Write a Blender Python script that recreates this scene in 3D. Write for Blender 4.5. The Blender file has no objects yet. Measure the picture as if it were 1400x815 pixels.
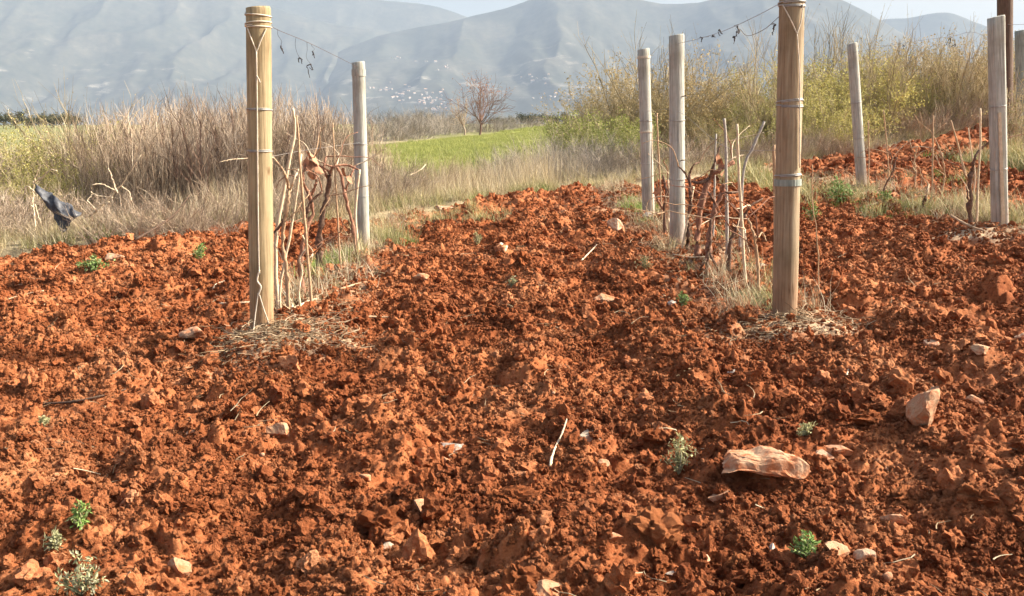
import bpy, bmesh, math, random
import numpy as np
from mathutils import Vector, Matrix, Euler
from mathutils.bvhtree import BVHTree
from math import radians as R, sin, cos, pi, tan, sqrt

S = bpy.context.scene
C = S.collection
random.seed(7)
RNG = np.random.default_rng(11)

# ------------------------------------------------------------------ camera, sky, sun, exposure
CAMZ, PITCH, FPX = 1.15, R(10.75), 1300.0
cam = bpy.data.cameras.new('camera')
cam.sensor_width = 36
cam.lens = 36 * FPX / 1400
cam.clip_start, cam.clip_end = 0.05, 60000
camo = bpy.data.objects.new('camera', cam)
C.objects.link(camo)
camo.location = (0, 0, CAMZ)
camo.rotation_euler = (pi / 2 - PITCH, 0, 0)
S.camera = camo

SUN_AZ, SUN_EL = R(81), R(35)
W = bpy.data.worlds.new('World')
S.world = W
W.use_nodes = True
wn = W.node_tree.nodes
sky = wn.new('ShaderNodeTexSky')
sky.sky_type = 'NISHITA'
sky.sun_disc = False
sky.sun_elevation, sky.sun_rotation = SUN_EL, SUN_AZ
sky.air_density, sky.dust_density, sky.ozone_density = 1.0, 8.0, 1.0
W.node_tree.links.new(sky.outputs[0], wn['Background'].inputs[0])
wn['Background'].inputs[1].default_value = 0.11
sl = bpy.data.lights.new('sun', 'SUN')
sl.energy, sl.angle, sl.color = 5.0, R(0.5), (1.0, 0.92, 0.80)
so = bpy.data.objects.new('sun', sl)
C.objects.link(so)
sv = Vector((sin(SUN_AZ) * cos(SUN_EL), cos(SUN_AZ) * cos(SUN_EL), sin(SUN_EL)))
so.rotation_euler = (-sv).to_track_quat('-Z', 'Y').to_euler()
so.location = (20, 5, 30)
S.view_settings.view_transform = 'Standard'
S.view_settings.look = 'None'
S.view_settings.exposure = 1.5
S.view_settings.gamma = 1
S.view_settings.use_curve_mapping = False
S.cycles.use_denoising = True
S.cycles.max_bounces = 6
S.cycles.volume_bounces = 0

# ------------------------------------------------------------------ numpy noise
def h2(ix, iy, s):
    h = (ix.astype(np.int64) * 374761393 + iy.astype(np.int64) * 668265263 + s * 974634777) & 0xFFFFFFFF
    h = ((h ^ (h >> 13)) * 1274126177) & 0xFFFFFFFF
    h = ((h ^ (h >> 15)) * 2246822519) & 0xFFFFFFFF
    return ((h ^ (h >> 14)) & 0xFFFFFF).astype(np.float32) / np.float32(0xFFFFFF)

def vn(x, y, s):
    fx, fy = np.floor(x), np.floor(y)
    ix, iy = fx.astype(np.int64), fy.astype(np.int64)
    tx, ty = (x - fx).astype(np.float32), (y - fy).astype(np.float32)
    tx = tx * tx * tx * (tx * (tx * 6 - 15) + 10)
    ty = ty * ty * ty * (ty * (ty * 6 - 15) + 10)
    a, b, c, d = h2(ix, iy, s), h2(ix + 1, iy, s), h2(ix, iy + 1, s), h2(ix + 1, iy + 1, s)
    return (a + (b - a) * tx) * (1 - ty) + (c + (d - c) * tx) * ty * 1.0

def fbm(x, y, s, o=4, g=0.5):
    v = np.zeros(np.shape(x), np.float32); a = 1.0; t = 0
    for k in range(o):
        v += a * vn(x * 2.03 ** k + 17.3 * k, y * 2.03 ** k - 9.1 * k, s + k)
        t += a; a *= g
    return v / t - 0.5

def sst(a, b, x):
    t = np.clip((x - a) / (b - a), 0, 1)
    return t * t * (3 - 2 * t)

def clods(x, y, cell, pres, h0, h1, s, n=5):
    """angular broken lumps: each cell may hold a small convex block"""
    gx, gy = (x / cell).astype(np.float32), (y / cell).astype(np.float32)
    fx, fy = np.floor(gx), np.floor(gy)
    best = np.zeros(gx.shape, np.float32)
    for ax in (-1, 0, 1):
        for ay in (-1, 0, 1):
            ix, iy = (fx + ax).astype(np.int64), (fy + ay).astype(np.int64)
            dx = gx - (fx + ax + 0.1 + 0.8 * h2(ix, iy, s))
            dy = gy - (fy + ay + 0.1 + 0.8 * h2(ix, iy, s + 1))
            on = np.nonzero((h2(ix, iy, s + 2) < pres) & (dx * dx + dy * dy < 1.0))
            if not len(on[0]): continue
            ix, iy, dx, dy = ix[on], iy[on], dx[on], dy[on]
            r = 0.28 + 0.42 * h2(ix, iy, s + 3)
            q = h2(ix, iy, s + 4)
            H = (h0 + (h1 - h0) * q * q) * (0.5 + r)
            a0 = h2(ix, iy, s + 5) * 6.283
            tl = (h2(ix, iy, s + 6) - 0.5) * 1.5
            v = H * (1 + tl * (dx * np.cos(a0) + dy * np.sin(a0)) / r)
            for k in range(n):
                a = a0 + 6.283 * k / n + (h2(ix, iy, s + 10 + k) - 0.5) * 0.9
                rk = r * (0.65 + 0.6 * h2(ix, iy, s + 20 + k))
                sl_ = 0.9 + 1.7 * h2(ix, iy, s + 30 + k)
                v = np.minimum(v, H * sl_ * (rk - dx * np.cos(a) - dy * np.sin(a)) / r)
            best[on] = np.maximum(best[on], v)
    return best

# ------------------------------------------------------------------ terrain
EX = np.array([-40, -9, -4.7, -2.1, -0.6, 0.5, 3, 5, 9, 30]); EY = np.array([3.5, 6.9, 8.6, 9.7, 11.0, 11.9, 13.4, 15.6, 18.6, 28])
ROWS = (-1.2, 1.23, 3.6)
MOUNDS = [(-1.08, 4.33, 0.035, 0.27), (1.36, 4.3, 0.0, 0.26), (3.45, 6.6, 0.03, 0.4), (-1.2, 7.5, -0.04, 0.6), (1.2, 6.5, 0.03, 0.8), (3.7, 9.8, 0.04, 0.9)]
def plane(x, y):
    z = 0.16 + 0.05 * 16 * np.tanh(x / 16) + 0.012 * (np.minimum(y, 12) - 4.5)
    return z + 0.5 * sst(3.5, 13, x) * sst(9, 16, y)
def G(x, y):
    x, y = np.asarray(x, np.float64), np.asarray(y, np.float64)
    r = np.hypot(x, y)
    z = plane(x, np.maximum(y, -6))
    z = z + fbm(x * 0.09, y * 0.09, 3, 3) * 0.5 * sst(16, 40, r)
    t = sst(60, 230, r)
    z = z * (1 - t) + (-1.0) * t + fbm(x * 0.01, y * 0.01, 5, 3) * 1.2 * sst(90, 240, r)
    t = sst(290, 800, r)
    z = z * (1 - t) - 46 * t
    return z
def edge(x, y):      # >0 inside the tilled field
    e = np.interp(x, EX, EY) + 1.1 * fbm(x * 0.9, y * 0.9, 41, 3)
    return (e - y)
def rowd(x, y):      # how much a point lies in an undug strip under a vine row
    m = np.zeros(np.shape(x))
    for rx in ROWS:
        w = 0.20 + 0.25 * vn(x * 1.5, y * 1.5, 77)
        m = np.maximum(m, np.clip(1.3 - np.abs(x - rx) / w, 0, 1) * (np.asarray(y) > 3.95))
    return m
def dryness(x, y):
    d = rowd(x, y) * (0.25 + 0.75 * sst(-0.05, 0.18, fbm(x * 2.2, y * 2.2, 88, 3)))
    for mx, my, a, s in MOUNDS[:3]:
        q = np.hypot((x - mx) * 0.85, y - my) / (s * 1.15) + fbm(x * 5, y * 5, 91, 3) * 0.9
        d = np.maximum(d, 1 - sst(0.55, 1.05, q))
    return np.clip(d, 0, 1)
def relief(x, y):
    wx = x + 0.09 * fbm(x * 5, y * 5, 31, 3) + 0.02 * fbm(x * 30, y * 30, 37, 2)
    wy = y + 0.09 * fbm(x * 5, y * 5, 53, 3) + 0.02 * fbm(x * 30, y * 30, 59, 2)
    strip = np.clip(dryness(x, y), 0, 1)
    k = 1 - 0.65 * strip
    h = 0.13 * fbm(x * 1.25 + 0.3 * y, y * 1.1, 61, 3) + 0.018 * np.sin(x * 2 * pi / 0.62 + 2.5 * fbm(x, y * 0.6, 64, 2))
    b = 1.0 * clods(wx, wy, 0.34, 0.34, 0.025, 0.085, 100)
    b = np.maximum(b, 0.75 * clods(wx + 3.3, wy - 1.7, 0.2, 0.5, 0.02, 0.085, 150))
    b = b + clods(wx, wy, 0.105, 0.6, 0.007, 0.050, 200) * 0.95
    b = b + clods(wx, wy, 0.05, 0.75, 0.004, 0.028, 300) * 0.9
    b = b + clods(x, y, 0.024, 0.85, 0.002, 0.014, 400) * 0.9
    return h + k * (b - 0.045) + 0.012 * fbm(x * 22, y * 22, 67, 3)
def mounds(x, y):
    z = 0
    for mx, my, a, s in MOUNDS:
        z = z + a * np.exp(-((x - mx) ** 2 + (y - my) ** 2) / (2 * (s * 0.7) ** 2))
    return z
def H(x, y):
    x, y = np.asarray(x, np.float64), np.asarray(y, np.float64)
    m = sst(-0.15, 0.35, edge(x, y))
    return G(x, y) + mounds(x, y) + relief(x, y) * (0.25 + 0.75 * m) - 0.30 * (1 - m)
def GV(x, y):       # untilled ground sheet
    x, y = np.asarray(x, np.float64), np.asarray(y, np.float64)
    r = np.hypot(x, y)
    m = sst(0.05, 0.7, edge(x, y)) * (r < 40)
    return G(x, y) + 0.10 * fbm(x * 1.3, y * 1.3, 21, 4) * (1 - sst(40, 120, r)) - 0.45 * m

def raydir(px, py):
    u, v = (px - 700) / FPX, (407.5 - py) / FPX
    return Vector((u, cos(PITCH) + v * sin(PITCH), -sin(PITCH) + v * cos(PITCH)))
def pt(px, py, Y):
    d = raydir(px, py)
    return Vector((0, 0, CAMZ)) + d * (Y / d.y)
def hit(px, py, f=None):
    f = f or H
    d = raydir(px, py)
    t = np.geomspace(1.2, 70, 2600) / d.y
    x, y, z = d.x * t, d.y * t, CAMZ + d.z * t
    k = np.nonzero(z <= f(x, y))[0]
    k = k[0] if len(k) else len(t) - 1
    return Vector((x[k], y[k], z[k]))
def gz(x, y): return float(H(np.array([x]), np.array([y]))[0])
def vz(x, y): return float(GV(np.array([x]), np.array([y]))[0])
def surf(x, y): return max(gz(x, y), vz(x, y))

# ------------------------------------------------------------------ materials
def mat(name, build, rough=0.9, spec=0.2):
    m = bpy.data.materials.new(name)
    m.use_nodes = True
    nt = m.node_tree
    b = nt.nodes['Principled BSDF']
    b.inputs['Roughness'].default_value = rough
    b.inputs['Specular IOR Level'].default_value = spec
    build(nt, b)
    return m
def N(nt, t, **kw):
    n = nt.nodes.new(t)
    for k, v in kw.items():
        if k.startswith('i_'): n.inputs[k[2:].replace('_', ' ')].default_value = v
        else: setattr(n, k, v)
    return n
def ramp(nt, src, stops):
    r = nt.nodes.new('ShaderNodeValToRGB')
    e = r.color_ramp.elements
    while len(e) < len(stops): e.new(0.5)
    for q, (p, c) in zip(e, stops):
        q.position = p; q.color = (*c, 1)
    nt.links.new(src, r.inputs[0])
    return r.outputs[0]
def coords(nt, scale=(1, 1, 1), kind='Object'):
    tc = nt.nodes.new('ShaderNodeTexCoord'); mp = nt.nodes.new('ShaderNodeMapping')
    mp.inputs['Scale'].default_value = scale
    nt.links.new(tc.outputs[kind], mp.inputs[0])
    return mp.outputs[0]
def noise(nt, vec, scale, detail=4, rough=0.6, out=0):
    n = N(nt, 'ShaderNodeTexNoise', i_Scale=scale, i_Detail=detail, i_Roughness=rough)
    nt.links.new(vec, n.inputs['Vector'])
    return n.outputs[out]
def mix(nt, fac, a, b, mode='MIX'):
    n = nt.nodes.new('ShaderNodeMix'); n.data_type = 'RGBA'; n.blend_type = mode
    for s, v in ((0, fac), (6, a), (7, b)):
        if isinstance(v, (int, float)): n.inputs[s].default_value = v
        elif isinstance(v, tuple): n.inputs[s].default_value = (*v, 1)
        else: nt.links.new(v, n.inputs[s])
    return n.outputs[2]
def bump(nt, b, h, strength=0.5, dist=0.01):
    n = N(nt, 'ShaderNodeBump', i_Strength=strength, i_Distance=dist)
    nt.links.new(h, n.inputs['Height'])
    nt.links.new(n.outputs[0], b.inputs['Normal'])
def attr(nt, name):
    return N(nt, 'ShaderNodeAttribute', attribute_name=name).outputs['Fac']
def orand(nt): return nt.nodes.new('ShaderNodeObjectInfo').outputs['Random']
def irand(nt): return nt.nodes.new('ShaderNodeNewGeometry').outputs['Random Per Island']

SOIL = [(0.28, (0.165, 0.046, 0.016)), (0.5, (0.295, 0.096, 0.035)), (0.72, (0.41, 0.162, 0.066))]
def b_soil(nt, b):
    v = coords(nt)
    c = ramp(nt, noise(nt, v, 3.0, 6, 0.65), SOIL)
    c = mix(nt, 1.0, c, ramp(nt, noise(nt, v, 0.9, 4, 0.6), [(0.36, (0.80, 0.76, 0.74)), (0.5, (1, 1, 1)), (0.64, (1.10, 1.22, 1.32))]), 'MULTIPLY')
    c2 = ramp(nt, noise(nt, v, 70, 4, 0.7), [(0.3, (0.62, 0.52, 0.48)), (0.52, (1, 1, 1)), (0.72, (1.25, 1.4, 1.6))])
    c = mix(nt, 1.0, c, c2, 'MULTIPLY')
    dry = ramp(nt, noise(nt, v, 45, 5, 0.7), [(0.3, (0.25, 0.15, 0.085)), (0.5, (0.42, 0.28, 0.17)), (0.7, (0.56, 0.42, 0.27))])
    c = mix(nt, attr(nt, 'dry'), c, dry)
    nt.links.new(c, b.inputs['Base Color'])
    bump(nt, b, noise(nt, v, 160, 5, 0.75), 0.9, 0.008)
M_SOIL = mat('red_soil', b_soil, 0.95, 0.1)
def b_clod(nt, b):
    v = coords(nt)
    g = nt.nodes.new('ShaderNodeNewGeometry').outputs['Position']
    c = ramp(nt, noise(nt, g, 3.0, 6, 0.65), SOIL)
    c = mix(nt, 1.0, c, ramp(nt, noise(nt, g, 0.9, 4, 0.6), [(0.36, (0.80, 0.76, 0.74)), (0.5, (1, 1, 1)), (0.64, (1.10, 1.22, 1.32))]), 'MULTIPLY')
    o = ramp(nt, orand(nt), [(0.0, (0.66, 0.60, 0.58)), (0.5, (1, 1, 1)), (0.94, (1.2, 1.3, 1.4)), (1.0, (1.35, 1.7, 2.1))])
    c = mix(nt, 1.0, c, o, 'MULTIPLY')
    c2 = ramp(nt, noise(nt, v, 3, 5, 0.7), [(0.3, (0.66, 0.58, 0.55)), (0.5, (1, 1, 1)), (0.72, (1.2, 1.28, 1.4))])
    nt.links.new(mix(nt, 1.0, c, c2, 'MULTIPLY'), b.inputs['Base Color'])
    bump(nt, b, noise(nt, v, 5, 4, 0.75), 0.9, 0.012)
M_CRUMB = mat('soil_crumb', b_clod, 0.95, 0.1)
def b_clod2(nt, b):
    v = coords(nt)
    c = ramp(nt, orand(nt), [(0.0, (0.21, 0.060, 0.020)), (0.5, (0.30, 0.094, 0.032)), (1.0, (0.39, 0.142, 0.053))])
    c2 = ramp(nt, noise(nt, v, 45, 5, 0.7), [(0.3, (0.62, 0.52, 0.48)), (0.52, (1, 1, 1)), (0.72, (1.2, 1.32, 1.5))])
    nt.links.new(mix(nt, 1.0, c, c2, 'MULTIPLY'), b.inputs['Base Color'])
    bump(nt, b, noise(nt, v, 130, 5, 0.75), 0.9, 0.009)
M_CLOD = mat('soil_clod', b_clod2, 0.95, 0.1)

def stone_mat(name, a, bcol, dirt=0.4):
    def f(nt, b):
        v = coords(nt)
        c = ramp(nt, noise(nt, v, 14, 6, 0.7), [(0.3, a), (0.7, bcol)])
        d = ramp(nt, noise(nt, v, 22, 5, 0.65), [(0.62 - dirt * 0.4, (0, 0, 0)), (0.78 - dirt * 0.3, (1, 1, 1))])
        c = mix(nt, d, c, (0.36, 0.12, 0.045))
        nt.links.new(c, b.inputs['Base Color'])
        bump(nt, b, noise(nt, v, 60, 6, 0.7), 0.6, 0.008)
    return mat(name, f, 0.85, 0.25)
M_ST = {'tan': stone_mat('tan_stone', (0.32, 0.18, 0.095), (0.46, 0.31, 0.19), 0.5),
        'white': stone_mat('white_stone', (0.44, 0.37, 0.29), (0.60, 0.53, 0.43), 0.27),
        'pale': stone_mat('pale_stone', (0.38, 0.235, 0.145), (0.52, 0.37, 0.245), 0.42),
        'red': stone_mat('reddish_stone', (0.36, 0.20, 0.11), (0.48, 0.32, 0.20), 0.55),
        'grey': stone_mat('grey_stone', (0.28, 0.22, 0.16), (0.42, 0.34, 0.25), 0.35)}

def wood_mat(name, a, bcol, dark, z=1.2):
    def f(nt, b):
        v = coords(nt, (1, 1, 0.035 * z)); v2 = coords(nt)
        g = noise(nt, v, 90, 6, 0.65)
        c = ramp(nt, g, [(0.30, dark), (0.45, a), (0.7, bcol)])
        st = ramp(nt, noise(nt, v2, 5, 5, 0.6), [(0.3, (0.72, 0.7, 0.66)), (0.55, (1, 1, 1)), (0.8, (1.1, 1.12, 1.08))])
        c = mix(nt, 1.0, c, st, 'MULTIPLY')
        cr = ramp(nt, noise(nt, coords(nt, (1, 1, 0.03)), 38, 2, 0.5), [(0.485, (1, 1, 1)), (0.5, (0.32, 0.28, 0.25)), (0.515, (1, 1, 1))])
        cm = ramp(nt, noise(nt, coords(nt, (1, 1, 0.25)), 7, 3, 0.6), [(0.5, (0, 0, 0)), (0.6, (1, 1, 1))])
        c = mix(nt, 1.0, c, mix(nt, cm, (1.0, 1.0, 1.0), cr), 'MULTIPLY')
        kn = ramp(nt, noise(nt, coords(nt, (1, 1, 0.5)), 15, 2, 0.4), [(0.70, (1, 1, 1)), (0.78, (0.45, 0.36, 0.30))])
        c = mix(nt, 1.0, c, kn, 'MULTIPLY')
        sx = nt.nodes.new('ShaderNodeSeparateXYZ'); nt.links.new(v2, sx.inputs[0])
        mp = N(nt, 'ShaderNodeMapRange'); mp.inputs[1].default_value = 0.02; mp.inputs[2].default_value = 0.30; mp.inputs[3].default_value = 0.62; mp.inputs[4].default_value = 0.0
        nt.links.new(sx.outputs[2], mp.inputs[0])
        ad = nt.nodes.new('ShaderNodeMath'); ad.operation = 'MULTIPLY'
        nt.links.new(mp.outputs[0], ad.inputs[0]); nt.links.new(noise(nt, v2, 30, 5, 0.7), ad.inputs[1])
        c = mix(nt, ad.outputs[0], c, (0.30, 0.10, 0.04))
        nt.links.new(c, b.inputs['Base Color'])
        bump(nt, b, g, 0.55, 0.006)
    return mat(name, f, 0.8, 0.2)
M_WOOD = wood_mat('weathered_wood', (0.30, 0.225, 0.125), (0.38, 0.30, 0.175), (0.165, 0.115, 0.062))
M_WOODR = wood_mat('brown_wood', (0.265, 0.195, 0.12), (0.34, 0.27, 0.175), (0.165, 0.11, 0.065))
M_WOODG = wood_mat('grey_wood', (0.325, 0.32, 0.275), (0.46, 0.455, 0.40), (0.20, 0.19, 0.16))
M_WOODD = wood_mat('dark_wood', (0.10, 0.065, 0.045), (0.17, 0.115, 0.08), (0.05, 0.032, 0.024))
M_WOODT = wood_mat('greenish_wood', (0.22, 0.25, 0.215), (0.33, 0.36, 0.31), (0.14, 0.15, 0.13))
M_END = wood_mat('cut_wood', (0.62, 0.47, 0.29), (0.70, 0.56, 0.38), (0.48, 0.34, 0.2))
def bark_mat(name, a, bcol, sc=60):
    def f(nt, b):
        v = coords(nt)
        c = ramp(nt, noise(nt, v, sc, 5, 0.7), [(0.3, a), (0.7, bcol)])
        nt.links.new(c, b.inputs['Base Color'])
        bump(nt, b, noise(nt, v, sc * 2.5, 4, 0.7), 0.8, 0.006)
    return mat(name, f, 0.9, 0.15)
M_VINE = bark_mat('vine_bark', (0.075, 0.042, 0.03), (0.20, 0.12, 0.08))
M_VINER = bark_mat('reddish_cane', (0.16, 0.075, 0.048), (0.36, 0.19, 0.12))
M_CANE = bark_mat('pale_cane', (0.46, 0.35, 0.22), (0.66, 0.54, 0.38), 30)
M_CANEB = bark_mat('brown_cane', (0.30, 0.19, 0.11), (0.48, 0.33, 0.20), 30)
M_CANEG = bark_mat('grey_cane', (0.26, 0.235, 0.20), (0.42, 0.38, 0.32), 30)
M_REDB = bark_mat('reddish_bark', (0.12, 0.07, 0.055), (0.26, 0.16, 0.125))
M_TWIGD = bark_mat('dark_twig', (0.06, 0.04, 0.03), (0.14, 0.09, 0.06))
def flat(name, col, rough=0.5, metal=0.0, var=0.25):
    def f(nt, b):
        c = mix(nt, 1.0, col, ramp(nt, noise(nt, coords(nt), 40, 4), [(0.3, (1 - var,) * 3), (0.7, (1 + var,) * 3)]), 'MULTIPLY')
        nt.links.new(c, b.inputs['Base Color'])
        b.inputs['Metallic'].default_value = metal
    return mat(name, f, rough, 0.4)
M_WIRE = flat('galvanised_wire', (0.30, 0.29, 0.265), 0.5, 0.3)
M_WIRED = flat('dull_wire', (0.22, 0.20, 0.18), 0.6, 0.2)
M_WIREP = flat('pale_wire', (0.50, 0.43, 0.33), 0.6, 0.0)
M_TENDRIL = flat('dead_tendril', (0.035, 0.03, 0.03), 0.8)
M_PLASTIC = flat('dark_plastic_film', (0.05, 0.053, 0.06), 0.5, 0, 0.5)
M_PLEAF = flat('dry_leaf', (0.36, 0.17, 0.09), 0.8, 0, 0.4)

def island_mat(name, stops, rough=0.85, big=None, trans=0.0):
    def f(nt, b):
        c = ramp(nt, irand(nt), stops)
        o = ramp(nt, orand(nt), [(0, (0.82, 0.84, 0.88)), (1, (1.12, 1.08, 1.0))])
        c = mix(nt, 1.0, c, o, 'MULTIPLY')
        nt.links.new(c, b.inputs['Base Color'])
        if trans:
            t = nt.nodes.new('ShaderNodeBsdfTranslucent'); ms = nt.nodes.new('ShaderNodeMixShader')
            nt.links.new(c, t.inputs[0]); ms.inputs[0].default_value = trans
            nt.links.new(b.outputs[0], ms.inputs[1]); nt.links.new(t.outputs[0], ms.inputs[2])
            nt.links.new(ms.outputs[0], nt.nodes['Material Output'].inputs[0])
    return mat(name, f, rough, 0.15)
M_TWIG = island_mat('tan_twigs', [(0, (0.10, 0.07, 0.05)), (0.3, (0.28, 0.21, 0.15)), (0.75, (0.42, 0.335, 0.25)), (1, (0.58, 0.49, 0.38))])
M_TWIGO = island_mat('olive_twigs', [(0, (0.17, 0.13, 0.075)), (0.5, (0.38, 0.31, 0.19)), (1, (0.56, 0.48, 0.32))])
M_CROP = island_mat('crop_blades', [(0, (0.16, 0.19, 0.045)), (0.5, (0.26, 0.285, 0.08)), (1, (0.38, 0.385, 0.15))], trans=0.25)
M_TWIGS = island_mat('dark_stems', [(0, (0.07, 0.045, 0.035)), (0.5, (0.16, 0.10, 0.075)), (1, (0.30, 0.21, 0.15))])
M_TWIGG = island_mat('grey_twigs', [(0, (0.15, 0.13, 0.115)), (0.5, (0.28, 0.25, 0.21)), (1, (0.45, 0.40, 0.34))])
M_LITTER = island_mat('straw_litter', [(0, (0.13, 0.085, 0.05)), (0.55, (0.24, 0.17, 0.10)), (1, (0.42, 0.33, 0.22))])
M_STRAW = island_mat('dry_grass', [(0, (0.26, 0.20, 0.115)), (0.5, (0.44, 0.36, 0.23)), (1, (0.64, 0.55, 0.39))], trans=0.15)
M_STRAWG = island_mat('half_green_grass', [(0, (0.20, 0.20, 0.075)), (0.5, (0.36, 0.33, 0.15)), (1, (0.52, 0.46, 0.28))], trans=0.2)
M_GRASS = island_mat('green_grass', [(0, (0.09, 0.15, 0.03)), (0.5, (0.17, 0.25, 0.055)), (1, (0.30, 0.36, 0.11))], trans=0.25)
M_OLEAF = island_mat('olive_leaves', [(0, (0.22, 0.17, 0.075)), (0.5, (0.38, 0.30, 0.15)), (1, (0.54, 0.44, 0.26))], trans=0.35)
M_YLEAF = island_mat('yellow_green_leaves', [(0, (0.25, 0.235, 0.07)), (0.5, (0.42, 0.385, 0.125)), (1, (0.56, 0.50, 0.22))], trans=0.35)
M_BLEAF = island_mat('bright_green_leaves', [(0, (0.14, 0.165, 0.04)), (0.5, (0.24, 0.262, 0.08)), (1, (0.36, 0.36, 0.15))], trans=0.25)
M_SAGE = island_mat('sage_leaves', [(0, (0.22, 0.22, 0.10)), (0.5, (0.36, 0.35, 0.18)), (1, (0.52, 0.49, 0.31))], trans=0.15)
M_WEEDG = island_mat('weed_leaves', [(0, (0.10, 0.18, 0.04)), (0.5, (0.19, 0.29, 0.08)), (1, (0.36, 0.42, 0.20))], trans=0.2)
M_RUSS = island_mat('russet_leaves', [(0, (0.28, 0.12, 0.06)), (0.6, (0.42, 0.21, 0.11)), (1, (0.5, 0.30, 0.18))], trans=0.15)
M_DARKTREE = island_mat('far_tree_leaves', [(0, (0.045, 0.05, 0.022)), (0.6, (0.08, 0.085, 0.04)), (1, (0.13, 0.125, 0.07))])

def b_ground(nt, b):
    v = coords(nt)
    th = ramp(nt, noise(nt, v, 2.2, 8, 0.7), [(0.3, (0.19, 0.145, 0.08)), (0.5, (0.30, 0.245, 0.15)), (0.7, (0.42, 0.35, 0.23))])
    gr = ramp(nt, noise(nt, v, 0.5, 8, 0.7), [(0.3, (0.16, 0.19, 0.045)), (0.5, (0.24, 0.265, 0.07)), (0.7, (0.34, 0.335, 0.12))])
    far = ramp(nt, noise(nt, v, 0.012, 5, 0.6), [(0.35, (0.12, 0.15, 0.05)), (0.5, (0.20, 0.19, 0.085)), (0.62, (0.16, 0.17, 0.07))])
    c = mix(nt, attr(nt, 'far'), th, far)
    c = mix(nt, attr(nt, 'green'), c, gr)
    nt.links.new(c, b.inputs['Base Color'])
    bump(nt, b, noise(nt, v, 25, 6, 0.75), 0.9, 0.03)
M_GROUND = mat('verge_ground', b_ground, 0.95, 0.1)
def b_hill(nt, b):
    v = coords(nt)
    c = ramp(nt, noise(nt, v, 0.004, 8, 0.68), [(0.32, (0.028, 0.032, 0.024)), (0.5, (0.045, 0.046, 0.034)), (0.66, (0.07, 0.066, 0.05))])
    sp = ramp(nt, noise(nt, v, 0.028, 6, 0.75), [(0.38, (0.7, 0.72, 0.7)), (0.5, (1, 1, 1)), (0.64, (1.3, 1.26, 1.2))])
    c = mix(nt, 1.0, c, sp, 'MULTIPLY')
    st = noise(nt, coords(nt, (1, 1, 4.5)), 0.006, 9, 0.74)
    st = ramp(nt, st, [(0.56, (0, 0, 0)), (0.66, (1, 1, 1))])
    low = attr(nt, 'low')
    m = nt.nodes.new('ShaderNodeMath'); m.operation = 'MULTIPLY'
    nt.links.new(st, m.inputs[0]); nt.links.new(low, m.inputs[1])
    c = mix(nt, m.outputs[0], c, (0.26, 0.235, 0.195))
    nt.links.new(c, b.inputs['Base Color'])
M_HILL = mat('scrub_mountain', b_hill, 0.95, 0.05)
M_WALLH = flat('house_wall', (0.26, 0.245, 0.225), 0.8)
M_ROOFH = flat('house_roof', (0.50, 0.30, 0.20), 0.8)

# ------------------------------------------------------------------ object helpers
def tag(o, label=None, cat=None, group=None, kind=None):
    if label: o['label'] = label
    if cat: o['category'] = cat
    if group: o['group'] = group
    if kind: o['kind'] = kind
    return o
def empty(name, loc, label, cat, group=None):
    o = bpy.data.objects.new(name, None); C.objects.link(o)
    o.empty_display_size = 0.05
    o.location = loc
    return tag(o, label, cat, group)
def mkmesh(name, v, f, mats, mi=None, smooth=False):
    v = np.asarray(v, np.float32)
    me = bpy.data.meshes.new(name)
    if isinstance(f, np.ndarray):
        n, k = f.shape
        me.vertices.add(len(v)); me.vertices.foreach_set('co', v.ravel())
        me.loops.add(n * k); me.loops.foreach_set('vertex_index', f.astype(np.int32).ravel())
        me.polygons.add(n)
        me.polygons.foreach_set('loop_start', np.arange(0, n * k, k, dtype=np.int32))
    else:
        me.from_pydata([tuple(map(float, q)) for q in v], [], f)
    for m in (mats if isinstance(mats, (list, tuple)) else [mats]): me.materials.append(m)
    if mi is not None: me.polygons.foreach_set('material_index', np.asarray(mi, np.int32))
    me.polygons.foreach_set('use_smooth', np.full(len(me.polygons), smooth))
    me.update(calc_edges=True); me.validate()
    return me
def link(name, me, parent=None, loc=None, rot=None, sc=None):
    o = bpy.data.objects.new(name, me); C.objects.link(o)
    if parent: o.parent = parent
    if loc is not None: o.location = loc
    if rot is not None: o.rotation_euler = rot
    if sc is not None: o.scale = sc if hasattr(sc, '__len__') else (sc,) * 3
    return o
def copy_tree(o, parent=None):
    c = o.copy(); C.objects.link(c)
    if parent: c.parent = parent
    for ch in list(o.children): copy_tree(ch, c)
    return c
def tubes(P, Rr, sides=3):
    """P (n,k,3), Rr (n,k): many thin tapered tubes as quads"""
    P = np.asarray(P, np.float64); Rr = np.asarray(Rr, np.float64)
    n, k, _ = P.shape
    t = np.gradient(P, axis=1)
    t /= np.linalg.norm(t, axis=2, keepdims=True) + 1e-9
    ref = np.where(np.abs(t[:, :1, 2:3]) > 0.9, np.array([1., 0, 0]), np.array([0, 0, 1.])) * np.ones((n, k, 1))
    u = np.cross(t, ref); u /= np.linalg.norm(u, axis=2, keepdims=True) + 1e-9
    w = np.cross(t, u)
    a = np.arange(sides) * 2 * pi / sides
    V = P[:, :, None, :] + Rr[:, :, None, None] * (np.cos(a)[:, None] * u[:, :, None, :] + np.sin(a)[:, None] * w[:, :, None, :])
    idx = np.arange(n * k * sides).reshape(n, k, sides)
    q = np.stack([idx[:, :-1], np.roll(idx[:, :-1], -1, 2), np.roll(idx[:, 1:], -1, 2), idx[:, 1:]], -1)
    return V.reshape(-1, 3), q.reshape(-1, 4)
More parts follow.
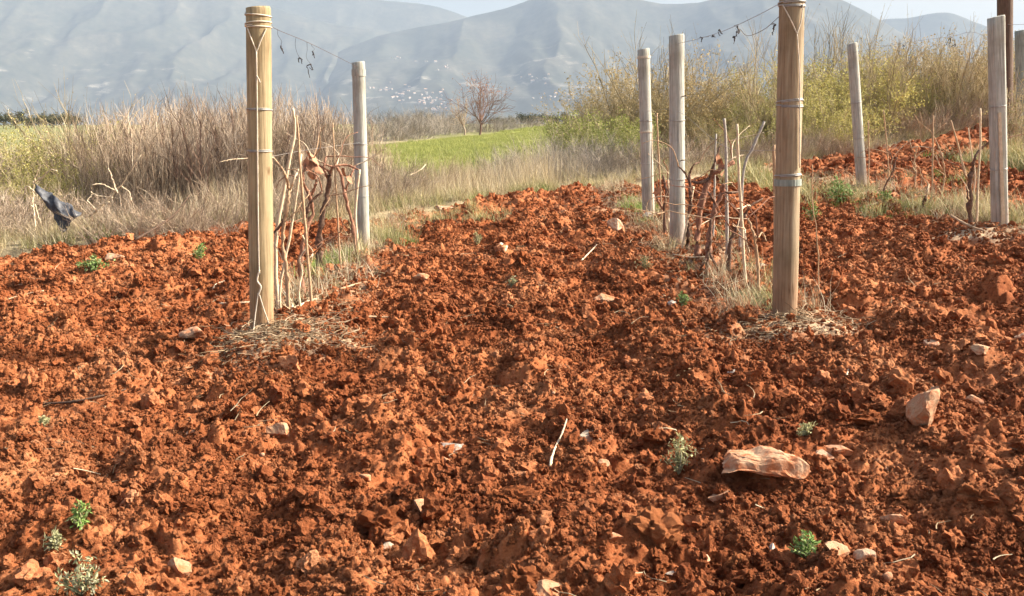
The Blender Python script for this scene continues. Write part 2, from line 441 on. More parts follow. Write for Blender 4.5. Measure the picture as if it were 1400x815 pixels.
def leaves(c, L, Wd, rng, up=0.3):
    """one folded-free quad per leaf, random direction"""
    n = len(c)
    d = rng.normal(size=(n, 3)); d[:, 2] += up; d /= np.linalg.norm(d, axis=1, keepdims=True)
    s = np.cross(d, rng.normal(size=(n, 3))); s /= np.linalg.norm(s, axis=1, keepdims=True)
    L = (L * rng.uniform(0.6, 1.3, n))[:, None]; Wd = (Wd * rng.uniform(0.6, 1.3, n))[:, None]
    nn = np.cross(d, s) * L * 0.12
    v = np.stack([c, c + d * L * 0.5 + s * Wd * 0.5 + nn, c + d * L, c + d * L * 0.5 - s * Wd * 0.5 + nn], 1)
    return v.reshape(-1, 3), np.arange(n * 4).reshape(n, 4)
def join(*vf):
    vs, fs, off = [], [], 0
    for v, f in vf:
        vs.append(v); fs.append(f + off); off += len(v)
    return np.concatenate(vs), np.concatenate(fs)
def smooth_path(pts, n=14, wob=0.0, rng=random):
    """Catmull-Rom through points"""
    p = [Vector(q) for q in pts]
    p = [p[0] * 2 - p[1]] + p + [p[-1] * 2 - p[-2]]
    out = []
    m = len(p) - 3
    for i in range(m):
        for j in range(n // m + 1):
            t = j / (n // m + 1)
            a, b, c, d = p[i:i + 4]
            out.append(0.5 * ((2 * b) + (c - a) * t + (2 * a - 5 * b + 4 * c - d) * t * t + (3 * b - a - 3 * c + d) * t ** 3))
    out.append(p[-2])
    if wob:
        out = [q + Vector((rng.uniform(-1, 1), rng.uniform(-1, 1), rng.uniform(-.5, .5))) * wob for q in out]
    return out
def tube_mesh(name, pts, r0, r1, m, sides=8, n=14, wob=0.0, lump=0.0, cap=True):
    P = np.array([smooth_path(pts, n, wob)], dtype=np.float64)
    k = P.shape[1]
    rr = np.linspace(r0, r1, k)
    if lump: rr = rr * (1 + lump * RNG.uniform(-1, 1, k))
    V, F = tubes(P, rr[None], sides)
    if lump: V = V + RNG.normal(size=V.shape) * lump * r0 * 0.18
    V = np.concatenate([V, P[0, :1], P[0, -1:]])
    b = k * sides
    fl = [tuple(q) for q in F.tolist()]
    for j in range(sides):
        fl.append((b, (j + 1) % sides, j))
        fl.append((b + 1, (k - 1) * sides + j, (k - 1) * sides + (j + 1) % sides))
    return mkmesh(name, V, fl, m, smooth=True)
def local(me, o):      # move world-space mesh into the frame of its thing
    me.transform(Matrix.Translation(-Vector(o)))
    return me
def scatter(name, srcs, pts, rot, scl, idx, label):
    """one 'stuff' object: many small pieces set on computed points"""
    col = bpy.data.collections.new(name + '_pieces')
    for i, me in enumerate(srcs):
        col.objects.link(bpy.data.objects.new('%s_piece.%03d' % (name, i), me))
    me = bpy.data.meshes.new(name)
    pts = np.asarray(pts, np.float32)
    me.vertices.add(len(pts)); me.vertices.foreach_set('co', pts.ravel())
    for nm, ty, key, arr in (('rot', 'FLOAT_VECTOR', 'vector', rot), ('scl', 'FLOAT', 'value', scl), ('idx', 'INT', 'value', idx)):
        a = me.attributes.new(nm, ty, 'POINT')
        a.data.foreach_set(key, np.asarray(arr, np.int32 if ty == 'INT' else np.float32).ravel())
    o = link(name, me)
    ng = bpy.data.node_groups.new(name, 'GeometryNodeTree')
    ng.interface.new_socket(name='Geometry', in_out='INPUT', socket_type='NodeSocketGeometry')
    ng.interface.new_socket(name='Geometry', in_out='OUTPUT', socket_type='NodeSocketGeometry')
    nd, L = ng.nodes, ng.links
    gi, go = nd.new('NodeGroupInput'), nd.new('NodeGroupOutput')
    ip = nd.new('GeometryNodeInstanceOnPoints')
    ci = nd.new('GeometryNodeCollectionInfo')
    ci.inputs['Collection'].default_value = col
    ci.inputs['Separate Children'].default_value = True
    ci.inputs['Reset Children'].default_value = True
    def na(n_, t_):
        q = nd.new('GeometryNodeInputNamedAttribute'); q.data_type = t_
        q.inputs[0].default_value = n_
        return [s for s in q.outputs if s.enabled and s.name == 'Attribute'][0]
    e2r = nd.new('FunctionNodeEulerToRotation')
    L.new(gi.outputs[0], ip.inputs['Points']); L.new(ci.outputs[0], ip.inputs['Instance'])
    ip.inputs['Pick Instance'].default_value = True
    L.new(na('idx', 'INT'), ip.inputs['Instance Index'])
    L.new(na('rot', 'FLOAT_VECTOR'), e2r.inputs[0]); L.new(e2r.outputs[0], ip.inputs['Rotation'])
    L.new(na('scl', 'FLOAT'), ip.inputs['Scale'])
    L.new(ip.outputs[0], go.inputs[0])
    md = o.modifiers.new('scatter', 'NODES'); md.node_group = ng
    return tag(o, label, None, None, 'stuff')

# ------------------------------------------------------------------ ground sheet (to the horizon)
def polar_sheet(name, az, rad, zf, m, attrs):
    A, Rd = np.meshgrid(az, rad)
    x, y = Rd * np.sin(A), Rd * np.cos(A)
    z = zf(x.ravel(), y.ravel()).reshape(x.shape)
    nr, na_ = x.shape
    v = np.stack([x, y, z], -1).reshape(-1, 3)
    i = np.arange(nr * na_).reshape(nr, na_)
    f = np.stack([i[:-1, :-1], i[:-1, 1:], i[1:, 1:], i[1:, :-1]], -1).reshape(-1, 4)[:, ::-1]
    me = mkmesh(name, v, np.ascontiguousarray(f), m, smooth=True)
    for nm, fn in attrs.items():
        a = me.attributes.new(nm, 'FLOAT', 'POINT')
        a.data.foreach_set('value', np.asarray(fn(v[:, 0].astype(np.float64), v[:, 1].astype(np.float64)), np.float32))
    return link(name, me)
def green(x, y):
    yb = np.interp(x, [-8, -4.3, 4.5, 12, 30], [34, 46, 84, 90, 96])
    yf = np.interp(x, [-8, -3, 3, 10], [17, 14.5, 15, 22])
    w = 3 * fbm(x * 0.2, y * 0.2, 15, 3)
    return sst(-0.4, 0.4, yb - y + w) * sst(-1, 2, y - yf + w) * sst(-0.5, 0.5, x + 0.14 * y + w) * sst(-1, 1, 14 - x + w) * (y > 0)
az = np.concatenate([np.linspace(-pi, R(-44), 40, endpoint=False), np.linspace(R(-44), R(44), 420), np.linspace(R(44), pi, 41)[1:]])
rad = np.concatenate([[0.05], np.geomspace(0.8, 14000, 380)])
gnd = polar_sheet('ground', az, rad, GV, M_GROUND, {'green': green, 'far': lambda x, y: sst(40, 62, np.hypot(x, y))})
tag(gnd, 'dry grassy ground and fields running out beyond the dug soil', kind='structure')

# tilled soil: finely displaced broken earth
az = np.concatenate([np.linspace(R(-62), R(-31), 130, endpoint=False), np.linspace(R(-31), R(31), 860), np.linspace(R(31), R(62), 131)[1:]])
rad = np.concatenate([np.linspace(0.3, 1.45, 60, endpoint=False), np.geomspace(1.45, 20.5, 800)])
soil = polar_sheet('tilled_soil', az, rad, H, M_SOIL, {'dry': dryness})
tag(soil, 'freshly tilled rusty red soil of the vineyard', kind='structure')

# ------------------------------------------------------------------ mountains
def ridge(name, sil, D, near, label, seed, amp):
    px = np.array([p[0] for p in sil], float); py = np.array([p[1] for p in sil], float)
    fine = np.arange(px[0], px[-1], 4.0)
    k = np.ones(9) / 9
    fc = np.convolve(np.pad(np.interp(fine, px, py), 4, 'edge'), k, 'valid')
    # column spacing fine where the photograph looks, easing out to coarse beside it
    u = np.linspace(0, 1, 520)
    dens = lambda q: np.where((q > -150) & (q < 1550), 1.0, 0.16)
    cum = np.concatenate([[0], np.cumsum(dens(fine))[:-1]]); cum /= cum[-1]
    cols = np.interp(u, cum, fine)
    crest = np.interp(cols, fine, fc) + 2.2 * fbm(cols / 26, cols * 0, seed + 5, 4)
    s = np.concatenate([np.linspace(0, 1, 104), np.linspace(1, 1.55, 10)[1:]])
    zv = -47.0
    v = np.zeros((len(s), len(cols), 3)); low = np.zeros((len(s), len(cols)))
    for j, (cx, cy) in enumerate(zip(cols, crest)):
        d = raydir(cx, cy); hd = Vector((d.x, d.y)); L = hd.length; hd /= L
        hz = CAMZ + d.z / L * D
        hz = max(hz, zv + 5)
        for i, q in enumerate(s):
            if q <= 1: rr = near + (D - near) * q; pz = 0.35 * q + 0.65 * q ** 1.9
            else: rr = D + (q - 1) * (D - near); pz = max(0, 1 - ((q - 1) / 0.55) ** 1.3)
            v[i, j] = (hd.x * rr, hd.y * rr, zv - 8 + (hz - zv + 8) * pz); low[i, j] = 1 - pz
    X, Yv = v[..., 0], v[..., 1]
    q = np.minimum(s, 1)[:, None] * np.ones(len(cols))
    env = (q ** 0.8) * (1 - q) ** 0.55 * 2.2
    rdg = 1 - np.abs(2 * fbm(X / 620, Yv / 1700, seed, 4))* 2.2
    v[..., 2] += env * amp * (rdg - 0.6) + env * amp * 0.8 * fbm(X / 1400, Yv / 2500, seed + 9, 3)
    r2 = 1 - np.abs(2 * fbm(X / 190 + Yv / 900, Yv / 520, seed + 21, 4)) * 2.0
    v[..., 2] += env * amp * 0.14 * (r2 - 0.6)
    n, m = q.shape
    i = np.arange(n * m).reshape(n, m)
    f = np.stack([i[:-1, :-1], i[:-1, 1:], i[1:, 1:], i[1:, :-1]], -1).reshape(-1, 4)
    me = mkmesh(name, v.reshape(-1, 3), np.ascontiguousarray(f), M_HILL, smooth=True)
    a = me.attributes.new('low', 'FLOAT', 'POINT')
    lo = sst(0.30, 0.75, low) * (0.25 + 0.75 * sst(-0.12, 0.15, fbm(X / 700, Yv / 700, seed + 3, 3)))
    a.data.foreach_set('value', lo.astype(np.float32).ravel())
    return tag(link(name, me), label, kind='structure'), v
ridge('mountain', [(-1500, 60), (-900, 20), (-300, -5), (100, -12), (300, -12), (400, -9), (470, -4), (545, 2), (580, 5), (605, 11), (640, 24), (670, 38), (720, 60), (800, 90), (1000, 130), (1200, 150)], 6300, 4700, 'palest farthest mountain with a rounded shoulder dropping to the notch of sky', 510, 60)
ridge('mountain', [(-2600, 120), (-1500, 40), (-700, -10), (-250, -22), (0, -26), (200, -22), (320, -10), (372, 8), (420, 26), (480, 36), (530, 43), (600, 62), (700, 92), (800, 125), (900, 150)], 5700, 3700, 'hazy mountainside filling the upper left behind the two left posts', 540, 110)
mm, MV = ridge('mountain', [(330, 158), (400, 112), (470, 66), (530, 45), (570, 38), (620, 29), (645, 22), (680, 15), (705, 7), (722, 1), (760, -14), (810, -14), (850, -7), (872, -1), (890, 4), (915, 6.5), (945, 5), (968, 1.5), (1000, -9), (1060, -26), (1110, -16), (1150, 0), (1170, 8), (1185, 16), (1200, 25), (1250, 56), (1350, 92), (1500, 118), (1800, 150)], 5200, 3000, 'broad blue grey mountain in the middle with pale streaked lower slopes', 570, 90)
ridge('mountain', [(1000, 110), (1100, 62), (1180, 33), (1205, 26), (1240, 26), (1262, 21), (1286, 15.5), (1310, 20), (1350, 37), (1400, 57), (1600, 95), (2100, 110), (2800, 130), (3600, 158)], 6300, 4400, 'small rounded mountain at the right above the olive shrubs', 600, 40)

# far village on the lower slope of the middle mountain
def village():
    vv = MV.reshape(-1, 3)
    n, m = MV.shape[:2]
    i = np.arange(n * m).reshape(n, m)
    f = np.stack([i[:-1, :-1], i[:-1, 1:], i[1:, 1:], i[1:, :-1]], -1).reshape(-1, 4)
    bvh = BVHTree.FromPolygons([Vector(q) for q in vv], f.tolist())
    V, F, MI = [], [], []
    rg = random.Random(5)
    blobs = [(560, 128, 42, 9, 60), (590, 140, 26, 8, 50), (520, 122, 20, 4, 18), (540, 80, 9, 2, 10), (582, 84, 12, 3, 12), (612, 93, 12, 4, 14), (600, 150, 16, 4, 20), (770, 134, 40, 8, 30), (735, 110, 30, 8, 20)]
    for bx, by, sx, sy, cnt in blobs:
        for _ in range(int(cnt * 0.55)):
            d = raydir(bx + rg.gauss(0, sx * 0.5), by + rg.gauss(0, sy * 0.5)).normalized()
            p, nr, k, ds = bvh.ray_cast(Vector((0, 0, CAMZ)), d)
            if p is None: continue
            w, l, h, a = rg.uniform(2.5, 4.5), rg.uniform(3, 7), rg.uniform(3, 5), rg.uniform(0, pi)
            b = len(V)
            M_ = Matrix.Translation(p) @ Matrix.Rotation(a, 4, 'Z')
            for q in ((-w, -l, -6), (w, -l, -6), (w, l, -6), (-w, l, -6), (-w, -l, h), (w, -l, h), (w, l, h), (-w, l, h), (0, -l, h + w * 0.45), (0, l, h + w * 0.45)):
                V.append(M_ @ Vector(q))
            for q, mi in (((0, 1, 5, 8, 4), 0), ((1, 2, 6, 5), 0), ((2, 3, 7, 9, 6), 0), ((3, 0, 4, 7), 0), ((4, 8, 9, 7), 1), ((5, 6, 9, 8), 1)):
                F.append(tuple(b + z for z in q)); MI.append(mi)
    me = mkmesh('village', V, F, [M_WALLH, M_ROOFH], MI)
    tag(link('village', me), 'tiny pale houses of a far village on the lower mountain slope', kind='stuff')
village()

# ------------------------------------------------------------------ posts
def post_mesh(Hh, r, seed, square=False, taper=0.92):
    rg = np.random.default_rng(seed)
    n = 26; ks = 22
    V = []
    for k in range(ks):
        t = k / (ks - 1)
        z = -0.35 + (Hh + 0.35) * t
        ph = rg.uniform(0, 6.28, 3) if k == 0 else ph
        for j in range(n):
            a = 2 * pi * j / n
            rr = r * (1 + (taper - 1) * t) * (1 + 0.022 * sin(2 * a + ph[0]) + 0.015 * sin(3 * a + ph[1] + 2 * t) + 0.012 * sin(5 * t * 3 + ph[2]))
            if square:
                c_ = max(abs(cos(a)), abs(sin(a))); rr *= min(1.18, 0.86 / c_)
            if j in (4, 15): rr *= 0.965
            V.append((rr * cos(a), rr * sin(a), z))
    for j in range(n):                       # bevelled cut end
        x, y, z = V[(ks - 1) * n + j]
        V.append((x * 0.93, y * 0.93, z + 0.006 + 0.006 * cos(2 * pi * j / n)))
    V.append((0, 0, Hh + 0.008))
    F, MI = [], []
    for k in range(ks):
        for j in range(n):
            F.append((k * n + j, k * n + (j + 1) % n, (k + 1) * n + (j + 1) % n, (k + 1) * n + j)); MI.append(0)
    for j in range(n):
        F.append((ks * n + j, ks * n + (j + 1) % n, (ks + 1) * n)); MI.append(1)
    return V, F, MI
def ring(name, z, r, tr, m, parent, turns=1.0, pitch=0.012, tilt=0.0, ph=0.0):
    n = int(20 * turns) + 1
    P = [Vector((r * cos(ph + 2 * pi * i / 20), r * sin(ph + 2 * pi * i / 20), z + pitch * i / 20 + tilt * sin(2 * pi * i / 20))) for i in range(n)]
    V, F = tubes(np.array([P]), np.full((1, n), tr), 5)
    return link(name, mkmesh(name, V, F, m, smooth=True), parent)
def post(base, top, Y, r, m, label, seed, square=False, cap=M_END, taper=0.92, bury=0.0):
    b, t = pt(*base, Y), pt(*top, Y)
    o_loc = b - Vector((0, 0, bury))
    ax = t - o_loc
    V, F, MI = post_mesh(ax.length, r, seed, square, taper)
    me = mkmesh('vineyard_post', V, F, [m, cap], MI, smooth=True)
    o = link('vineyard_post', me)
    o.location = o_loc
    o.rotation_mode = 'QUATERNION'
    o.rotation_quaternion = Vector((0, 0, 1)).rotation_difference(ax)
    tag(o, label, 'post', 'wooden vineyard trellis posts')
    return o, ax.length
p1, L1 = post((358, 447), (353, 12), 4.5, 0.058, M_WOOD, 'thick near left post with flat pale top and a wire hanging down its front', 1, taper=0.97)
p2, L2 = post((497, 349), (490, 86), 7.5, 0.053, M_WOODG, 'grey weathered post standing behind the near left post', 2, cap=M_WOODG)
p3, L3 = post((926, 333), (925, 49), 6.85, 0.057, M_WOODG, 'taller of the two grey posts left of the thick brown post', 3, cap=M_WOODG)
p4, L4 = post((887, 299), (880, 68), 8.6, 0.058, M_WOODG, 'shorter grey post with a metal top band beside the pale boulder', 4, cap=M_WOODG)
p5, L5 = post((1073, 429), (1083, -14), 4.5, 0.060, M_WOODR, 'thick brown post at the right reaching above the picture', 5, taper=0.97)
p6, L6 = post((1178, 254), (1165, 60), 10.2, 0.056, M_WOODG, 'leaning slim grey post with rounded top in front of olive shrubs', 6, cap=M_WOODG)
p7, L7 = post((1367, 318), (1362, 24), 6.7, 0.050, M_WOODG, 'square sawn post at the far right with a thin batten on its face', 7, square=True, cap=M_WOODG, taper=0.98)
p8, L8 = post((1374, 196), (1374, -60), 15.0, 0.115, M_WOODD, 'dark brown pole rising behind the square sawn post', 8, cap=M_WOODD)
p9, L9 = post((1399, 190), (1395, 42), 14.0, 0.085, M_WOODT, 'greenish grey post at the right picture edge', 9, cap=M_WOODT)

def face(P, a, z, r):   # a point on the skin of a post in its own frame; a=-90 degrees faces the camera
    return Vector((r * cos(a), r * sin(a), z))
# wire wrappings and hanging wires of the two thick posts
for zz, tl, tn in ((L1 - 0.035, 0.004, 1.2), (L1 - 0.07, -0.006, 1.3), (L1 - 0.085, 0.003, 1.1)):
    ring('wire_wrap', zz, 0.0585, 0.0035, M_WIREP, p1, tn, 0.008, tl, random.uniform(0, 6))
for zz in (L1 - 0.455, L1 - 0.645):
    ring('wire_wrap', zz, 0.0590, 0.0025, M_WIRE, p1, 1.3, 0.006, 0.003, 4.0)
def skin_wire(par, pts, r, tr, name='hanging_wire', m=M_WIREP):
    P = [Vector(((r + off) * cos(a), (r + off) * sin(a), z)) for a, z, off in pts]
    me = tube_mesh(name, P, tr, tr, m, 6, 24)
    return link(name, me, par)
f0 = -pi / 2 + 0.10
skin_wire(p1, [(f0 - 0.75, L1 - 0.09, 0.003), (f0 - 0.35, L1 - 0.14, 0.005), (f0 + 0.02, L1 - 0.195, 0.006)], 0.058, 0.0027)
skin_wire(p1, [(f0 + 0.75, L1 - 0.09, 0.003), (f0 + 0.35, L1 - 0.14, 0.005), (f0 + 0.02, L1 - 0.195, 0.006)], 0.058, 0.0027)
skin_wire(p1, [(f0, L1 - 0.19, 0.005), (f0, L1 - 0.5, 0.006), (f0 - 0.02, L1 - 0.9, 0.006), (f0, 0.34, 0.008), (f0 + 0.03, 0.27, 0.008)], 0.059, 0.0034)
skin_wire(p1, [(f0 + 0.03, 0.29, 0.008), (f0 - 0.12, 0.24, 0.010), (f0 + 0.12, 0.21, 0.012), (f0 - 0.05, 0.17, 0.012)], 0.059, 0.0042)
skin_wire(p1, [(f0 - 0.05, 0.18, 0.012), (f0 - 0.22, 0.08, 0.02), (f0 - 0.25, -0.02, 0.05), (f0 - 0.30, -0.09, 0.09)], 0.059, 0.003)
skin_wire(p1, [(f0 + 0.03, 0.17, 0.012), (f0 + 0.30, 0.10, 0.010), (f0 + 0.62, 0.03, 0.010), (f0 + 0.62, -0.03, 0.012)], 0.059, 0.003)
skin_wire(p1, [(f0, L1 - 0.30, 0.008), (f0 + 0.14, L1 - 0.315, 0.012), (f0 + 0.22, L1 - 0.33, 0.016)], 0.058, 0.0028, 'wire_end')
for zz, tl in ((L5 - 0.06, 0.003), (L5 - 0.075, -0.004), (L5 - 0.50, 0.006), (L5 - 0.52, -0.004), (L5 - 0.84, 0.003)):
    ring('wire_wrap', zz, 0.0605, 0.003, M_WIRE, p5, 1.3, 0.006, tl, 3.8)
g0 = -pi / 2 + 0.12
skin_wire(p5, [(g0 - 1.05, L5 - 0.07, 0.004), (g0 - 0.5, L5 - 0.13, 0.006), (g0, L5 - 0.20, 0.007)], 0.060, 0.0028)
skin_wire(p5, [(g0 + 0.45, L5 - 0.07, 0.004), (g0 + 0.3, L5 - 0.14, 0.006), (g0, L5 - 0.20, 0.007)], 0.060, 0.0028)
skin_wire(p5, [(g0, L5 - 0.195, 0.006), (g0 + 0.25, L5 - 0.36, 0.006), (g0 + 0.35, L5 - 0.52, 0.006), (g0 + 0.5, L5 - 0.80, 0.005)], 0.060, 0.0028)
def band(par, z, h, r, m, name='metal_band'):
    V, F = [], []
    n = 24
    for zz, rr in ((z, r), (z, r + 0.004), (z + h, r + 0.004), (z + h, r)):
        for j in range(n): V.append((rr * cos(2 * pi * j / n), rr * sin(2 * pi * j / n), zz))
    for k in range(3):
        for j in range(n): F.append((k * n + j, k * n + (j + 1) % n, (k + 1) * n + (j + 1) % n, (k + 1) * n + j))
    return link(name, mkmesh(name, V, F, m, smooth=False), par)
band(p5, L5 - 0.885, 0.03, 0.0590, M_WOODT, 'wire_clamp')
band(p2, L2 - 0.10, 0.05, 0.0505, M_WOODG)
band(p4, L4 - 0.075, 0.02, 0.0555, M_WIREP)
for P_, L_, r_ in ((p2, L2, 0.0525), (p3, L3, 0.056), (p4, L4, 0.057), (p6, L6, 0.055), (p7, L7, 0.0535)):
    for q in (0.40, 0.68):
        ring('wire_wrap', L_ * (1 - q) + random.uniform(-.03, .03), r_ + 0.001, 0.0028, M_WIRE, P_, 1.4, 0.006, 0.003, random.uniform(0, 6))
ring('wire_wrap', L4 - 0.72, 0.0585, 0.004, M_WIREP, p4, 1.6, 0.008, 0.004, 2.2)
for a_, z_ in ((-1.0, L5 - 0.46), (-1.2, L3 - 0.86), (-0.5, L3 - 1.02)):   # bent fixing nails
    P_ = p5 if z_ > L3 else p3
    r_ = 0.058
    me = tube_mesh('nail', [face(0, a_, z_, r_ - 0.01), face(0, a_ + 0.1, z_ + 0.004, r_ + 0.03)], 0.004, 0.004, M_TWIGD, 6, 3)
    link('nail', me, P_)
# batten nailed on the square post
me = mkmesh('batten', [(-0.012, -0.057, -0.06), (0.012, -0.060, -0.06), (0.012, -0.046, -0.06), (-0.012, -0.046, -0.06), (-0.022, -0.055, 0.84), (-0.006, -0.057, 0.84), (-0.006, -0.044, 0.84), (-0.022, -0.044, 0.84)],
            [(0, 1, 5, 4), (1, 2, 6, 5), (2, 3, 7, 6), (3, 0, 4, 7), (4, 5, 6, 7), (3, 2, 1, 0)], M_CANE)
link('batten', me, p7)

# ------------------------------------------------------------------ trellis wires with dead tendrils
def wire(pts, r, label, tend=(), m=M_WIRED):
    r *= 0.8
    sm = smooth_path(pts, 30)
    me = tube_mesh('trellis_wire', pts, r, r, m, 5, 30)
    o = Vector(pts[0])
    wo = link('trellis_wire', local(me, o), None, o)
    tag(wo, label, 'wire', 'trellis wires')
    rg = random.Random(len(pts) * 7 + int(abs(o.x) * 100))
    for c, L in tend:
        q = c - o
        for k in range(2):
            w0 = min(sm, key=lambda a: (a - c).length) - o
            p = [q]
            if k == 0:
                st = [w0, w0.lerp(q, 0.35) + Vector((rg.uniform(-1, 1), rg.uniform(-1, 1), 0)) * 0.02, w0.lerp(q, 0.7) + Vector((rg.uniform(-1, 1), rg.uniform(-1, 1), 0)) * 0.02, q]
                link('strand', tube_mesh('strand', st, 0.0009, 0.0009, M_TENDRIL, 4, 10), wo)
            for j in range(3): p.append(p[-1] + Vector((rg.uniform(-1, 1) * 0.6, rg.uniform(-1, 1) * 0.5, rg.uniform(-1.3, 0.4))) * L * 0.4)
            link('tendril', tube_mesh('tendril', p, 0.004, 0.002, M_TENDRIL, 5, 8, 0.003, 0.4), wo)
    return wo
wire([pt(360, 24, 4.5), pt(376, 39, 4.9), pt(425, 60, 6.0), pt(490, 92, 7.45)], 0.0016, 'top wire running from the near left post to the grey post behind it',
     [(pt(384, 63, 5.0), 0.04), (pt(410, 80, 5.6), 0.06), (pt(425, 88, 5.9), 0.09), (pt(427, 70, 6.0), 0.03)], M_TWIGD)
wire([pt(1066, 5, 4.5), pt(1030, 24, 5.0), pt(990, 42, 5.6), pt(955, 53, 6.2), pt(925, 60, 6.8)], 0.0017, 'upper wire sloping from the thick brown post with dried tendrils caught on it',
     [(pt(985, 42, 5.7), 0.05), (pt(1008, 36, 5.3), 0.07), (pt(1005, 50, 5.3), 0.05), (pt(960, 52, 6.0), 0.03), (pt(975, 48, 5.9), 0.04)])
wire([pt(1066, 22, 4.5), pt(1045, 40, 4.7), pt(1022, 49, 5.0), pt(1010, 40, 5.3), pt(1003, 60, 5.4)], 0.0016, 'slack lower loop of wire left of the thick brown post', [(pt(1060, 34, 4.6), 0.04)], M_TWIGD)
wire([pt(1366, 60, 6.7), pt(1330, 44, 8.0), pt(1300, 50, 9.0), pt(1240, 58, 9.6), pt(1166, 72, 10.1)], 0.0017, 'wire between the square sawn post and the leaning slim post',
     [(pt(1299, 52, 9.0), 0.07), (pt(1306, 60, 9.0), 0.05), (pt(1235, 62, 9.6), 0.05)])
wire([pt(361, 216, 4.5), pt(420, 205, 6.0), pt(492, 195, 7.45)], 0.0014, 'middle wire stretched low between the two left posts')
wire([pt(1068, 206, 4.5), pt(990, 200, 5.6), pt(926, 152, 6.8), pt(884, 152, 8.6)], 0.0014, 'middle wire joining the thick brown post and the two grey posts')
wire([pt(1376, 33, 15), pt(1395, 33.5, 14.0), pt(1500, 30, 13.5)], 0.003, 'wire leading off to the right from the dark brown pole')

# ------------------------------------------------------------------ stakes and vines
def stake(pix, Y, r0, r1, m, label, wob=0.002, Y2=None):
    Y2 = Y if Y2 is None else Y2
    n = len(pix)
    P = [pt(a, b, Y + (Y2 - Y) * i / (n - 1)) for i, (a, b) in enumerate(pix)]
    z = surf(P[0].x, P[0].y)
    o = Vector((P[0].x, P[0].y, min(z, P[0].z)))
    P = [o - Vector((0, 0, 0.06))] + P
    me = local(tube_mesh('stake', P, r0 * 0.78, r1 * 0.78, m, 8, 16, wob, 0.16), o)
    s = link('stake', me, None, o)
    return tag(s, label, 'stake', 'stakes and canes along the vine rows')
stake([(377, 336), (392, 240), (403, 178), (400, 148)], 5.2, 0.015, 0.008, M_CANE, 'bright pale split stake leaning beside the near left post')
stake([(427, 425), (419, 330), (412, 250), (406, 158)], 5.0, 0.012, 0.007, M_CANEB, 'long thin brown cane stake crossing in front of the left vines')
stake([(383, 394), (395, 330), (405, 270), (412, 210)], 5.1, 0.009, 0.007, M_CANE, 'thin tan stick leaning right just behind the near left post')
stake([(465, 362), (462, 300), (458, 235), (455, 168)], 6.5, 0.010, 0.005, M_CANEB, 'straight slender stick between the left vines and the grey post')
stake([(491, 349), (486, 300), (488, 262), (492, 232)], 7.1, 0.016, 0.012, M_CANE, 'knobbly whitish stick leaning on the grey post behind')
stake([(994, 330), (993, 250), (992, 190), (990, 162)], 6.0, 0.014, 0.012, M_CANEG, 'upright grey stick left of the thick brown post', 0.001)
stake([(1019, 388), (1014, 300), (1010, 230), (1008, 170)], 5.2, 0.013, 0.009, M_CANE, 'pale straight stake nearest to the thick brown post')
stake([(1016, 238), (1030, 200), (1045, 166)], 6.6, 0.013, 0.012, M_CANEG, 'dark grey stick slanting to the right in the middle row', 0.001)
stake([(1060, 335), (1059, 260), (1058, 198)], 5.4, 0.015, 0.012, M_CANEB, 'brown stick half hidden behind the thick brown post')
stake([(976, 300), (977, 240), (979, 183)], 7.2, 0.011, 0.008, M_CANEG, 'short thin dark stick behind the reddish vine')
stake([(906, 320), (902, 240), (898, 155)], 8.1, 0.012, 0.008, M_CANEB, 'tan cane standing between the two grey posts')
stake([(893, 310), (891, 240), (892, 170)], 8.2, 0.009, 0.007, M_CANE, 'pale cane close against the shorter grey post')
stake([(931, 350), (940, 300), (948, 255)], 6.5, 0.012, 0.01, M_CANE, 'pale stick leaning across the foot of the taller grey post')
stake([(1117, 440), (1119, 350), (1112, 280), (1110, 225)], 4.7, 0.005, 0.003, M_CANEB, 'hair thin reddish stem right of the thick brown post', 0.004)
stake([(1335, 313), (1337, 250), (1340, 195), (1340, 148)], 6.9, 0.013, 0.009, M_CANE, 'pale straight stake beside the dark vine trunk at the right')
stake([(1187, 250), (1188, 210), (1187, 165)], 10.0, 0.010, 0.008, M_CANEB, 'slim stick next to the leaning slim post')
stake([(1215, 235), (1212, 195), (1208, 150)], 10.2, 0.012, 0.008, M_CANEB, 'tan stick second to the right of the leaning slim post')
stake([(1274, 290), (1275, 220), (1276, 158)], 8.2, 0.010, 0.009, M_CANEB, 'brown stick rising from the green weed patch at the right')
stake([(1325, 262), (1314, 215), (1300, 165)], 8.2, 0.012, 0.010, M_CANEB, 'leaning brown stick left of the dark vine trunk')
stake([(1333, 240), (1328, 205), (1324, 175)], 9.0, 0.010, 0.007, M_CANE, 'small pale stick behind the dark vine trunk')

